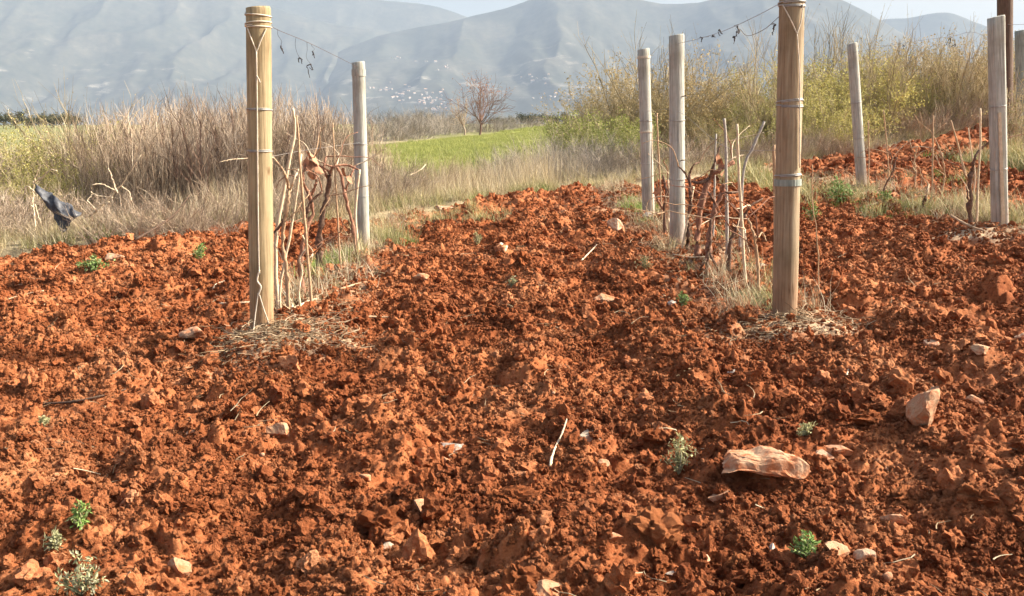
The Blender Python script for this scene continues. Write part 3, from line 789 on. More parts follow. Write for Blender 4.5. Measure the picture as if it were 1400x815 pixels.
def vine(parts, label, leafs=(), group='old vines along the rows'):
    """parts: (pixel polyline from base up, Y, r0, r1, material)"""
    px, Y = parts[0][0], parts[0][1]
    b = pt(*px[0], Y); o = Vector((b.x, b.y, min(b.z, surf(b.x, b.y))))
    e = empty('vine', o, label, 'vine', group)
    for i, (px, Y, r0, r1, m) in enumerate(parts):
        P = [pt(a, c, Y + 0.03 * sin(3 * k + i)) for k, (a, c) in enumerate(px)]
        if i == 0: P = [o - Vector((0, 0, 0.05))] + P
        nm = 'trunk' if i == 0 else 'cane'
        cn = link(nm, local(tube_mesh(nm, P, r0 * 0.78, r1 * 0.72, m, 9, 26, r1 * 0.35, 0.34), o), e)
        rs = random.Random(int(px[-1][0] * 3 + i))
        for q in range(2 if i == 0 else 1):
            t0 = P[rs.randrange(1, len(P))]; dr = Vector((rs.uniform(-1, 1), rs.uniform(-.5, .5), rs.uniform(0.2, 1))).normalized()
            Q = [t0]
            for k in range(4):
                dr = (dr + Vector((rs.uniform(-.6, .6), rs.uniform(-.4, .4), rs.uniform(-.55, .25)))).normalized()
                Q.append(Q[-1] + dr * rs.uniform(0.05, 0.12))
            link('shoot', local(tube_mesh('shoot', Q, 0.0042, 0.0018, rs.choice((M_CANEB, M_CANE, M_VINER)), 5, 14, 0.002, 0.15), o), cn)
    rg = random.Random(int(px[0][0]))
    for (a, c, Yl, s) in leafs:
        q = pt(a, c, Yl) - o
        V = []
        for i in range(3):
            for j in range(3):
                V.append(Vector(((i - 1) * s * 0.5 * (1 - 0.3 * abs(j - 1)), rg.uniform(-.3, .3) * s, (j - 1) * s * 0.7 + rg.uniform(-.1, .1) * s)))
        F = [(i * 3 + j, i * 3 + j + 1, (i + 1) * 3 + j + 1, (i + 1) * 3 + j) for i in range(2) for j in range(2)]
        me = mkmesh('dry_leaf', V, F, M_PLEAF, smooth=True)
        me.transform(Euler((rg.uniform(-.6, .6), rg.uniform(-.8, .8), rg.uniform(0, 3))).to_matrix().to_4x4())
        link('dry_leaf', me, e, q)
    return e
Vd, Vr, Vc = M_VINE, M_VINER, M_CANEB
vine([([(441, 372), (436, 340), (440, 300), (447, 268), (450, 240)], 6.5, 0.034, 0.020, Vd), ([(450, 242), (456, 228), (475, 226), (490, 232)], 6.5, 0.014, 0.008, Vr), ([(449, 246), (443, 230), (446, 214)], 6.5, 0.013, 0.006, Vr), ([(452, 236), (440, 228), (424, 222)], 6.5, 0.012, 0.006, Vr)],
     'darkest gnarled vine trunk left of the grey post in the left row', [(470, 236, 6.5, 0.05), (478, 246, 6.5, 0.04)])
vine([([(412, 392), (412, 350), (420, 310), (428, 290), (422, 262)], 5.4, 0.022, 0.014, Vr), ([(424, 270), (432, 250), (430, 225)], 5.4, 0.012, 0.007, Vr), ([(422, 264), (414, 245), (420, 215)], 5.4, 0.011, 0.007, Vr), ([(418, 300), (424, 278), (440, 262)], 5.4, 0.014, 0.008, Vd)],
     'vine hung with curled russet leaves in the left row', [(424, 228, 5.4, 0.045), (430, 218, 5.4, 0.05), (418, 222, 5.4, 0.04), (435, 232, 5.4, 0.045), (427, 240, 5.4, 0.04), (421, 212, 5.4, 0.035)])
vine([([(392, 372), (386, 330), (391, 290), (396, 260)], 5.0, 0.016, 0.012, Vc), ([(396, 262), (388, 235), (374, 216)], 5.0, 0.010, 0.007, Vc), ([(396, 262), (402, 245), (410, 228)], 5.0, 0.008, 0.005, M_CANE), ([(391, 296), (382, 310), (374, 318)], 5.0, 0.010, 0.007, Vd)],
     'thin forked tan vine closest to the near left post')
vine([([(488, 352), (482, 310), (474, 275), (466, 240), (460, 228)], 6.9, 0.020, 0.012, Vr), ([(462, 230), (448, 226), (440, 222)], 6.9, 0.010, 0.006, Vr), ([(472, 262), (480, 240), (486, 226)], 6.9, 0.010, 0.006, Vr)],
     'leaning reddish vine just left of the grey post')
vine([([(409, 394), (413, 370), (410, 355), (418, 338), (414, 322)], 5.05, 0.009, 0.006, M_CANE), ([(411, 362), (424, 352), (428, 346)], 5.05, 0.007, 0.004, M_CANE)], 'small crooked pale shoot low down behind the near left post')
vine([([(954, 352), (954, 310), (960, 275), (970, 245), (985, 232), (1002, 222)], 6.1, 0.030, 0.016, Vr), ([(968, 250), (976, 225), (984, 200)], 6.1, 0.014, 0.006, Vd), ([(972, 244), (956, 250), (946, 248)], 6.1, 0.014, 0.008, Vd), ([(986, 232), (1000, 218), (1016, 212)], 6.1, 0.012, 0.006, M_CANE)],
     'big reddish vine arching to the right in the middle row', [(984, 226, 6.1, 0.06), (980, 218, 6.1, 0.055), (990, 236, 6.1, 0.05)])
vine([([(969, 350), (970, 320), (976, 290), (986, 266), (990, 252)], 5.9, 0.026, 0.018, Vr), ([(988, 262), (998, 264), (1012, 262)], 5.9, 0.012, 0.007, Vd), ([(980, 282), (972, 268), (968, 262)], 5.9, 0.012, 0.008, Vd)],
     'short thick reddish vine stump in the middle row')
vine([([(966, 372), (968, 345), (971, 330), (972, 300)], 5.6, 0.016, 0.010, Vd), ([(969, 344), (976, 358), (986, 374)], 5.6, 0.010, 0.007, Vd), ([(968, 350), (962, 360), (956, 372)], 5.6, 0.010, 0.007, Vd)],
     'dark vine with splayed legs at the foot of the middle row')
vine([([(940, 352), (941, 310), (944, 270), (942, 236)], 6.5, 0.022, 0.014, Vd), ([(943, 250), (936, 236), (928, 228)], 6.5, 0.010, 0.006, Vd), ([(942, 240), (948, 226), (956, 222)], 6.5, 0.009, 0.005, Vd)],
     'dark upright vine hugging the right side of the taller grey post')
vine([([(998, 334), (1004, 318), (1014, 300), (1020, 292)], 5.7, 0.016, 0.012, Vd), ([(1016, 298), (1026, 282), (1042, 272)], 5.7, 0.010, 0.006, Vd), ([(1014, 300), (1006, 286), (1000, 278)], 5.7, 0.009, 0.005, Vd)],
     'forked black vine arm beside the pale straight stake')
vine([([(1037, 388), (1035, 350), (1030, 320), (1022, 298)], 5.0, 0.012, 0.008, M_CANEB), ([(1028, 316), (1036, 325), (1042, 318), (1048, 330)], 5.0, 0.007, 0.004, M_CANEB), ([(1024, 345), (1020, 330), (1018, 312)], 5.0, 0.008, 0.005, M_CANE)],
     'thin pale brown vine shoot left of the foot of the brown post')
vine([([(909, 325), (908, 290), (911, 262), (906, 240)], 7.6, 0.020, 0.012, Vd), ([(911, 268), (918, 252), (921, 240)], 7.6, 0.010, 0.006, Vd), ([(909, 290), (900, 275), (896, 262)], 7.6, 0.012, 0.007, Vr)],
     'slender dark vine between the two grey posts', [(899, 262, 7.6, 0.05)])
vine([([(919, 335), (914, 300), (916, 270), (913, 245)], 7.3, 0.012, 0.008, M_CANE), ([(915, 285), (922, 268), (926, 250)], 7.3, 0.008, 0.005, M_CANE)], 'bundle of pale vine shoots touching the taller grey post')
vine([([(1326, 313), (1326, 275), (1326, 245), (1329, 235)], 6.9, 0.028, 0.022, Vd), ([(1328, 240), (1333, 215), (1345, 200), (1360, 190)], 6.9, 0.014, 0.008, Vd), ([(1326, 250), (1318, 235), (1312, 210)], 6.9, 0.011, 0.006, M_CANEB)],
     'dark vine trunk with one long arm reaching the square sawn post')
vine([([(1206, 276), (1210, 255), (1220, 235), (1226, 215)], 8.8, 0.014, 0.009, Vd), ([(1222, 232), (1218, 212), (1212, 205)], 8.8, 0.008, 0.004, Vd)], 'bent dark vine shoot left of the green weed patch')
vine([([(1264, 294), (1263, 278), (1266, 268)], 7.9, 0.022, 0.018, Vd), ([(1266, 270), (1268, 260), (1270, 252)], 7.9, 0.012, 0.007, M_CANE)], 'low dark vine stump standing in the green weed patch')
vine([([(1288, 262), (1291, 240), (1288, 215), (1281, 195)], 8.6, 0.014, 0.008, Vc), ([(1291, 236), (1284, 225), (1280, 212)], 8.6, 0.009, 0.005, Vc)], 'curved brown vine shoot behind the green weed patch')
vine([([(1252, 235), (1250, 220), (1254, 200)], 10.0, 0.014, 0.009, Vc), ([(1252, 215), (1246, 202), (1244, 190)], 10.0, 0.008, 0.004, Vc)], 'farthest small vine in front of the dry shrubs at the right')

# ------------------------------------------------------------------ clods and crumbs
def lump(seed, sub, cuts=7, rough=0.12, squash=0.75, fine=0.03, cr=(0.45, 0.85)):
    bm = bmesh.new()
    bmesh.ops.create_icosphere(bm, subdivisions=sub, radius=1)
    V = np.array([v.co[:] for v in bm.verts]); F = np.array([[v.index for v in f.verts] for f in bm.faces])
    bm.free()
    rg = np.random.default_rng(seed)
    for _ in range(cuts):
        n = rg.normal(size=3); n /= np.linalg.norm(n)
        d = rg.uniform(*cr)
        q = V @ n - d
        V = V - np.outer(np.maximum(q, 0) * 0.93, n)
    a = rg.uniform(0, 9, 3)
    def n3(P, s): return (fbm(P[:, 0] * s + a[0] + P[:, 2] * 0.7 * s, P[:, 1] * s + a[1] - P[:, 2] * 0.6 * s, seed, 3) + fbm(P[:, 2] * s + a[2], P[:, 0] * s * 0.8 + P[:, 1] * s * 0.5, seed + 3, 3))
    L = np.linalg.norm(V, axis=1, keepdims=True)
    V = V * (1 + (rough * n3(V, 2.2) * 2 + fine * 2 * n3(V, 7))[:, None])
    V = V * np.array([1, rg.uniform(0.7, 0.95), squash])
    return V, F
CRUMB = [mkmesh('soil_crumb', *lump(20 + i, 3, 3, 0.42, 0.8, 0.24), M_CRUMB, smooth=False) for i in range(9)]
GRIT = [mkmesh('soil_grit', *lump(50 + i, 2, 3, 0.4, 0.8, 0.22), M_CRUMB, smooth=False) for i in range(7)]
def sector(n, r0, r1, half, rng, pw=1.0):
    r = np.sqrt(rng.uniform(0, 1, n) ** pw * (r1 ** 2 - r0 ** 2) + r0 ** 2)
    a = rng.uniform(-half, half, n)
    return r * np.sin(a), r * np.cos(a)
rg = np.random.default_rng(3)
def strew(name, meshes, n, r0, r1, s0, s1, pw, label, sink, exp=2.2):
    x, y = sector(n, r0, r1, R(36), rg, pw)
    keep = edge(x, y) > 0.1
    keep &= rg.uniform(0, 1, n) > 0.55 * dryness(x, y)
    dens = vn(x * 2.2, y * 2.2, 95) * 0.6 + vn(x * 6, y * 6, 96) * 0.4
    keep &= rg.uniform(0.1, 0.75, n) < dens + 0.1
    x, y = x[keep], y[keep]; m = len(x)
    s = s0 * (1 - rg.uniform(0, 1, m) * (1 - (s0 / s1) ** exp)) ** (-1 / exp)
    z = H(x, y) + s * sink
    scatter(name, meshes, np.stack([x, y, z], 1), rg.uniform(0, 6.28, (m, 3)), s, rg.integers(0, len(meshes), m), label)
strew('soil_lumps', CRUMB, 60000, 1.4, 13.0, 0.010, 0.05, 1.0, 'loose fist sized and smaller lumps of red soil over the field', 0.25)
strew('soil_crumbs', CRUMB + GRIT, 190000, 1.4, 9.0, 0.0050, 0.018, 1.0, 'fine red crumbs of broken soil over the field', 0.3)
strew('soil_grit', GRIT, 130000, 1.35, 4.8, 0.0028, 0.009, 1.0, 'gritty red soil grains in the near part of the field', 0.3)

strew('far_soil_lumps', CRUMB, 16000, 11.5, 20.0, 0.020, 0.075, 1.0, 'lumps of red soil on the far rise of the field', 0.25)
BIG = [mkmesh('soil_clod', *lump(80 + i, 4, 4, 0.40, 0.72, 0.22), M_CLOD, smooth=False) for i in range(10)]
x, y = sector(900, 1.6, 10.5, R(33), rg, 1.0)
ok = (edge(x, y) > 0.25) & (dryness(x, y) < 0.35)
for q in ((1045, 665), (1045, 640), (1010, 645), (1085, 645), (985, 690), (1262, 570), (621, 618), (386, 598), (846, 316), (928, 650), (1184, 766), (1102, 760), (826, 412), (114, 800), (760, 650), (810, 600), (1045, 700), (620, 640)):
    c = hit(*q); ok &= np.hypot(x - c.x, y - c.y) > 0.17
x, y = x[ok][:260], y[ok][:260]
z = H(x, y)
for i in range(len(x)):
    s = min(0.07, 0.026 * (1 - rg.uniform() * 0.985) ** -0.38)
    o = link('soil_clod', BIG[i % 10], None, (x[i], y[i], z[i] + s * 0.12), rg.uniform(0, 6.28, 3) * np.array([0.12, 0.12, 1]), s)
    tag(o, 'loose angular clod of red soil lying on the tilled field', 'clod', 'large loose clods on the tilled field')
# clods that stand out in the photograph
for px, py, w, sq, lab in ((757, 262, 44, 0.9, 'dark red upstanding clod on the far edge of the dug field'), (236, 318, 13, 1.2, 'small upright red clod at the left field edge'), (1010, 262, 30, 0.8, 'red clod at the edge behind the middle vines'),
                           (700, 690, 95, 0.55, 'largest crusted clod in the lower middle above a deep shadow'), (1240, 690, 80, 0.7, 'rough clod below the pale upright stone'), (1190, 580, 70, 0.7, 'dark clod left of the pale upright stone'),
                           (1345, 690, 80, 0.6, 'wide clod at the lower right'), (590, 745, 70, 0.6, 'reddish clod at the lower middle by a tan pebble'), (265, 700, 60, 0.6, 'bulky clod at the lower left'), (215, 470, 50, 0.8, 'dark hollowed clod left of the near left post'),
                           (1185, 500, 46, 0.8, 'clod right of the foot of the brown post'), (420, 690, 60, 0.7, 'pointed clod lower left of centre'), (900, 770, 70, 0.6, 'low clod at the bottom right of centre')):
    p = hit(px, py); D = p.y
    s = w / FPX * D * 0.36
    o = link('soil_clod', BIG[(px * 7) % 10], None, p + Vector((0, s * 0.3, s * 0.15)), (0.1, -0.15, px * 0.7), (s, s * 0.8, s * sq * 1.15))
    tag(o, lab, 'clod', 'large loose clods on the tilled field')

# ------------------------------------------------------------------ stones
def stone(px, py, w, h, kind, label, seed, rz=0.0, ry=0.0, dep=0.8, sink=0.0, cuts=9, sub=4):
    """px,py = middle of the stone, w,h = its size in photo pixels"""
    p = hit(px, py + h * 0.40)
    s = w / FPX * p.y * 0.53; sh = h / FPX * p.y * 0.56
    V, F = lump(seed, sub, cuts, 0.09, 1.0, 0.05, (0.25, 0.7))
    V = V / np.array([np.abs(V[:, 0]).max(), np.abs(V[:, 1]).max(), np.abs(V[:, 2]).max()])
    V = V * np.array([s, s * dep, sh])
    me = mkmesh('stone', V, F, M_ST[kind], smooth=False)
    o = link('stone', me, None, p + Vector((0, s * dep * 0.5, sh * (0.36 - sink))), (0, ry, rz))
    return tag(o, label, 'stone', 'stones lying on the red soil')
def slab():
    a, b = hit(975, 668), hit(1112, 668)
    mid = (a + b) / 2; hw = (b - a).length / 2; k = hw / 68.0
    top = [(-70, 9), (-60, 21), (-50, 23), (-38, 33), (-18, 34), (-4, 32), (10, 39), (26, 41), (36, 37), (48, 40), (58, 36), (67, 31), (70, 14), (67, 8), (60, 2), (44, -1), (26, 3), (8, 6), (-14, 11), (-36, 16), (-56, 14), (-66, 9)]
    r = np.random.default_rng(6)
    V, F = lump(301, 5, 9, 0.07, 1.0, 0.05, (0.55, 0.85))
    V /= np.abs(V).max(0)
    X = V[:, 0] * 69
    tx = np.array([p[0] for p in top[:13]]); tz = np.array([p[1] for p in top[:13]])
    bx = np.array([-70, -56, -36, -14, 8, 26, 44, 60, 69]); bz = np.array([9, 13, 15, 11, 6, 2, -3, -2, 6])
    up, dn = np.interp(X, tx, tz), np.interp(X, bx, bz)
    Z = np.where(V[:, 2] > 0, 0.5 * (up + dn) + (up - dn) * 0.5 * np.abs(V[:, 2]) ** 0.38, 0.5 * (up + dn) - (up - dn) * 0.5 * np.abs(V[:, 2]) ** 0.38)
    P = np.stack([X * k, V[:, 1] * 46 * k, Z * k * 1.05], 1) + (0.010 * fbm(V[:, 0] * 5 + V[:, 2] * 3, V[:, 1] * 5 - V[:, 2] * 3, 812, 4))[:, None] * V
    o = link('stone', mkmesh('stone', P, F, M_ST['red'], smooth=False), None, Vector((mid.x, mid.y + 24 * k, (a.z + b.z) / 2 + 0.012)), (-0.12, 0, 0.08))
    tag(o, 'large flat reddish slab of stone propped over a dark hollow', 'stone', 'stones lying on the red soil')
slab()
HOLLOWS = []
stone(985, 681, 48, 24, 'red', 'small rounded reddish stone in front of the large flat slab', 302, 0.1)
stone(1262, 548, 64, 78, 'tan', 'pale upright stone with a shaded left face at the right', 303, 0.5, 0.2, 0.8, 0.1)
stone(621, 611, 42, 18, 'white', 'whitest stone, cracked and flat, in the middle of the field', 304, 0.0, 0.15)
stone(386, 589, 50, 26, 'tan', 'long tan stone below the near left post', 305, 0.2, 0.35)
stone(846, 306, 30, 24, 'pale', 'pale boulder beside the shorter grey post', 306)
stone(826, 404, 36, 18, 'tan', 'tan stone beside a dark hollow left of the middle vines', 307, 0, 0.15)
stone(575, 379, 24, 14, 'tan', 'tan stone right of the grey post in the left row', 308, 0, -0.2)
stone(156, 351, 32, 16, 'pale', 'pale rounded stone at the left field edge', 309, 0, 0.3)
stone(606, 284, 26, 8, 'pale', 'pale flat stone on the far field edge', 310)
stone(1184, 757, 30, 26, 'pale', 'round pale stone at the lower right', 311)
stone(1150, 752, 40, 22, 'tan', 'dusty tan stone touching the round pale stone', 312)
stone(750, 808, 54, 20, 'tan', 'tan stone cut by the bottom picture edge', 313)
stone(244, 773, 40, 22, 'tan', 'flat tan stone at the lower left', 314, 0, 0.1)
stone(920, 415, 16, 12, 'white', 'small white stone left of the brown post', 315, 0, 0.5)
stone(810, 594, 36, 18, 'grey', 'greyish stone near the pale bent twig', 316)
stone(961, 761, 32, 15, 'pale', 'pale flat stone below the small rounded reddish stone', 317, 0, 0.1)
stone(838, 734, 32, 18, 'tan', 'tan stone in the lower middle', 318)
stone(577, 692, 40, 24, 'tan', 'tan angular stone left of the largest crusted clod', 319, 0, 0.35)
stone(532, 745, 20, 16, 'grey', 'grey chip beside the reddish clod at the bottom', 320)
stone(1055, 749, 14, 20, 'white', 'white chip left of the small green seedling', 321)
stone(918, 782, 18, 12, 'white', 'small white chip at the bottom right of centre', 322)
stone(690, 336, 18, 14, 'white', 'white shard on the far part of the field', 323, 0, 0.5)
stone(1345, 476, 32, 14, 'tan', 'tan stone near the right picture edge', 324)
stone(1272, 470, 26, 12, 'pale', 'pale split stone right of the brown post', 325, 0, -0.3)
stone(1003, 508, 16, 10, 'white', 'white pebble below the brown post', 326)
stone(1040, 360, 16, 24, 'white', 'pale stone tucked behind the brown post', 327, 0, 0.6)
stone(885, 295, 14, 14, 'white', 'white pebble at the foot of the shorter grey post', 328)
stone(1225, 710, 44, 26, 'red', 'reddish half buried stone at the lower right', 329)
stone(1130, 622, 28, 12, 'pale', 'pale sliver of stone above the large flat slab', 330, 0, 0.2)
stone(1150, 616, 36, 12, 'red', 'reddish sliver of stone above the large flat slab', 331, 0, 0.1)
stone(268, 456, 50, 22, 'red', 'broad dusty red stone left of the near left post', 332)
stone(500, 650, 26, 18, 'tan', 'mottled tan stone left of the whitest stone', 333)
stone(610, 628, 18, 16, 'tan', 'tan pebble under the whitest stone', 334)
stone(262, 590, 18, 14, 'pale', 'pale pebble in the left half of the field', 335)
stone(188, 587, 14, 10, 'white', 'white pebble left in the field', 336)
stone(176, 790, 16, 26, 'pale', 'pale stone beside the bushy grey green weed', 337)
stone(1395, 459, 20, 14, 'pale', 'pale stone at the right picture edge', 338)
stone(1330, 545, 26, 14, 'tan', 'tan stone right of the pale upright stone', 339)
stone(825, 635, 20, 20, 'red', 'small reddish stone right of the pale bent twig', 340)
# scattered pebbles
PEB = {k: mkmesh('pebble', *lump(400 + i, 2, 8, 0.1, 0.7, 0.03), M_ST[k], smooth=True) for i, k in enumerate(('tan', 'white', 'pale', 'red', 'grey'))}
x, y = sector(420, 1.5, 9, R(33), rg); z = H(x, y)
x, y, z = [q[edge(x, y) > 0.2][:80] for q in (x, y, z)]
ks = list(PEB)
for i in range(len(x)):
    kd = ks[int(rg.choice(5, p=[.35, .08, .2, .25, .12]))]
    s = 0.0045 * (1 - rg.uniform() * 0.97) ** -0.40
    o = link('pebble', PEB[kd], None, (x[i], y[i], z[i] + s * 0.3), rg.uniform(0, 6.28, 3) * np.array([.15, .15, 1]), s * 1.3)
    tag(o, 'small %s pebble strewn on the red soil' % {'red': 'reddish', 'grey': 'greyish'}.get(kd, kd), 'pebble', kd + ' pebbles strewn on the soil')

# ------------------------------------------------------------------ twigs lying about
def twig(pix, r0, r1, m, label, lift=0.012, name='twig', Ys=None):
    P = []
    for i, (a, b) in enumerate(pix):
        P.append(pt(a, b, Ys[i]) if Ys else hit(a, b) + Vector((0, 0, lift)))
    o = P[0].copy()
    t = link(name, local(tube_mesh(name, P, r0, r1, m, 7, 16, r1 * 0.3, 0.2), o), None, o)
    return tag(t, label, 'twig', 'twigs lying on the ground')
twig([(752, 652), (757, 632), (767, 610), (775, 587)], 0.0042, 0.0026, M_CANE, 'pale bent twig lying in the lower middle of the field', 0.035)
twig([(60, 556), (100, 553), (140, 545), (172, 536)], 0.006, 0.003, M_TWIGD, 'dark curved twig on the left of the field')
twig([(475, 438), (500, 436), (532, 437)], 0.008, 0.005, M_CANEB, 'reddish twig lying right of the straw mound')
twig([(300, 418), (325, 417), (350, 415)], 0.006, 0.004, M_CANE, 'straight pale twig left of the near left post')
twig([(292, 398), (298, 390), (320, 384)], 0.007, 0.004, M_CANE, 'curved pale twig behind the near left post')
twig([(400, 425), (430, 412), (460, 405), (480, 407)], 0.007, 0.004, M_CANE, 'pale twig lying on the straw mound')
twig([(376, 388), (388, 402), (398, 415), (400, 430)], 0.009, 0.006, M_CANE, 'pale root curling beside the near left post')
twig([(795, 362), (805, 352), (816, 340)], 0.005, 0.004, M_CANE, 'short pale stick on the far part of the field', 0.03)
twig([(184, 328), (215, 310), (240, 292), (258, 268)], 0.010, 0.006, M_TWIGD, 'dark branch leaning into the dry thicket at the left', Ys=(8.3, 8.5, 8.7, 8.9))
twig([(60, 400), (35, 405), (10, 412)], 0.006, 0.004, M_CANEB, 'brown twig at the left picture edge')
twig([(1155, 530), (1158, 515), (1160, 508)], 0.004, 0.003, M_CANE, 'tiny pale twig left of the pale upright stone')
twig([(465, 398), (490, 390), (512, 386)], 0.006, 0.004, M_CANEB, 'brown twig behind the straw mound')
twig([(1176, 290), (1198, 282), (1214, 270)], 0.012, 0.006, M_TWIGD, 'dark branch lying left of the green weed patch', 0.03)
twig([(560, 240), (575, 232), (582, 225)], 0.008, 0.006, M_CANE, 'pale stick in the dry grass beyond the field', Ys=(11.5, 11.7, 11.9))
twig([(1300, 300), (1320, 312), (1345, 322)], 0.010, 0.007, M_CANEB, 'brown root at the foot of the dark vine trunk', 0.03)

# straw and fine roots in the undug strips and on the mounds
def strand_mesh(seed, n, L, m, flatness=0.25):
    r = np.random.default_rng(seed)
    k = 5
    P = np.zeros((n, k, 3))
    P[:, 0] = r.normal(size=(n, 3)) * np.array([L * 0.5, L * 0.5, 0.004]) + np.array([0, 0, 0.006])
    a = r.uniform(0, 6.28, n); da = r.normal(0, 0.35, n); ln = L * r.uniform(0.5, 1.2, n) / k
    for j in range(1, k):
        P[:, j] = P[:, j - 1] + np.stack([np.cos(a), np.sin(a), r.normal(0.02, flatness, n)], 1) * ln[:, None]
        P[:, j, 2] = np.maximum(P[:, j, 2], 0.002)
        a = a + da + r.normal(0, 0.2, n)
    V, F = tubes(P, np.linspace(0.0018, 0.0008, k) * np.ones((n, 1)), 3)
    return mkmesh('straw', V, F, m)
STRAWS = [strand_mesh(i, 14, 0.10, M_LITTER) for i in range(4)] + [strand_mesh(10 + i, 8, 0.15, M_LITTER) for i in range(2)]
n = 1900
rx = rg.choice(np.array(ROWS), n); x = rx + rg.normal(0, 0.24, n); y = rg.uniform(3.85, 12, n)
e1 = 75
x[:e1] = -1.05 + rg.normal(0, 0.14, e1); y[:e1] = 4.36 + rg.normal(0, 0.15, e1)
x[e1:e1 + 12] = 1.45 + rg.normal(0, 0.2, 12); y[e1:e1 + 12] = 4.4 + rg.normal(0, 0.18, 12)
ok = (rg.uniform(0, 1, n) < dryness(x, y) + 0.10) & (edge(x, y) > 0)
x, y = x[ok], y[ok]
scatter('straw_litter', STRAWS, np.stack([x, y, H(x, y) + 0.004], 1), np.stack([rg.normal(0, .15, len(x)), rg.normal(0, .15, len(x)), rg.uniform(0, 6.28, len(x))], 1), rg.uniform(0.6, 1.3, len(x)), rg.integers(0, len(STRAWS), len(x)),
        'pale straw and root litter along the vine rows and around the post feet')

SCRAP = [strand_mesh(40 + i, 3, 0.07, M_LITTER, 0.12) for i in range(4)] + [strand_mesh(50 + i, 2, 0.11, M_STRAW, 0.12) for i in range(2)]
x, y = sector(1500, 1.5, 12, R(34), rg)
k = (edge(x, y) > 0.1) & (vn(x * 1.3, y * 1.3, 150) > 0.42); x, y = x[k], y[k]
scatter('plant_scraps', SCRAP, np.stack([x, y, H(x, y) + 0.008], 1), np.stack([rg.normal(0, .3, len(x)), rg.normal(0, .3, len(x)), rg.uniform(0, 6.28, len(x))], 1), rg.uniform(0.5, 1.2, len(x)), rg.integers(0, len(SCRAP), len(x)),
        'small scraps of dry roots and straw turned up in the red soil')

# ------------------------------------------------------------------ grasses
def tuft_mesh(name, seed, n, L, w, m, spread=0.05, droop=0.5, k=4):
    r = np.random.default_rng(seed)
    a = r.uniform(0, 6.28, n); out = r.uniform(0.05, 0.9, n) * droop
    ln = L * r.uniform(0.45, 1.15, n)
    P = np.zeros((n, k, 3)); P[:, 0, :2] = r.normal(0, spread, (n, 2))
    for j in range(1, k):
        th = out * (j / (k - 1)) * 1.7 + 0.1
        P[:, j] = P[:, j - 1] + np.stack([np.sin(th) * np.cos(a), np.sin(th) * np.sin(a), np.cos(th)], 1) * (ln / (k - 1))[:, None]
        a = a + r.normal(0, 0.25, n)
    P[:, :, 2] = np.maximum(P[:, :, 2], 0.003)
    s = np.stack([-np.sin(a), np.cos(a), 0 * a], 1)
    wd = w * np.linspace(1, 0.15, k)
    A = P + s[:, None] * wd[None, :, None]; B = P - s[:, None] * wd[None, :, None]
    V = np.stack([A, B], 2).reshape(-1, 3)
    i = np.arange(n * k * 2).reshape(n, k, 2)
    F = np.stack([i[:, :-1, 0], i[:, 1:, 0], i[:, 1:, 1], i[:, :-1, 1]], -1).reshape(-1, 4)
    return mkmesh(name, V, F, m)
DRYT = [tuft_mesh('dry_tuft', i, 46, 0.30, 0.0026, M_STRAW, 0.07, 1.0) for i in range(4)]
HALFT = [tuft_mesh('half_tuft', 10 + i, 46, 0.26, 0.003, M_STRAWG, 0.07, 0.9) for i in range(3)]
GRNT = [tuft_mesh('green_tuft', 20 + i, 50, 0.11, 0.003, M_GRASS, 0.05, 0.9) for i in range(3)]
TALL = [tuft_mesh('tall_tuft', 30 + i, 26, 0.75, 0.0028, M_STRAW, 0.10, 0.35, 5) for i in range(3)]
def grass(name, meshes, x, y, s0, s1, label, f=GV, tilt=0.15):
    m = len(x)
    scatter(name, meshes, np.stack([x, y, f(x, y) - 0.01], 1), np.stack([rg.normal(0, tilt, m), rg.normal(0, tilt, m), rg.uniform(0, 6.28, m)], 1), rg.uniform(s0, s1, m), rg.integers(0, len(meshes), m), label)
def belt(n, x0, x1, d0, d1, pw=1.0):
    x = rg.uniform(x0, x1, n); y = np.interp(x, EX, EY) + d0 + (d1 - d0) * rg.uniform(0, 1, n) ** pw
    ok = edge(x, y) < 0.12
    return x[ok], y[ok]
x, y = belt(8000, -13, 15, -0.5, 5, 1.6)
cen = np.exp(-((x - 0.6) / 2.9) ** 4)
k = rg.uniform(0, 1, len(x)) > 1.0 * cen * (y > np.interp(x, EX, EY) + 0.35); x, y = x[k], y[k]
grass('dry_grass', DRYT + HALFT, x, y, 0.45, 0.95, 'matted pale dry grass on the verge beyond the dug soil')
x, y = belt(360, -3.4, 1.0, 0.2, 2.2, 1.2)
grass('tall_dry_grass', TALL, x, y, 0.3, 0.75, 'tall thin dry grass stems in front of the green field', GV, 0.12)
x, y = belt(900, -12, 14, -0.5, 3)
k = vn(x * 0.8, y * 0.8, 140) > 0.58
grass('green_grass', GRNT, x[k], y[k], 0.7, 1.5, 'fresh green grass patches along the field edge')
x = rg.uniform(-9, 14, 32000); y = 14 + 76 * rg.uniform(0, 1, 32000) ** 1.3
k = green(x, y) > rg.uniform(0.2, 0.9, len(x)); x, y = x[k], y[k]
CROPT = [tuft_mesh('crop_tuft', 50 + i, 50, 0.11, 0.0035, M_CROP, 0.06, 0.9) for i in range(3)]
grass('crop_grass', CROPT, x, y, 0.8, 1.4, 'short bright green crop in the field beyond the verge')
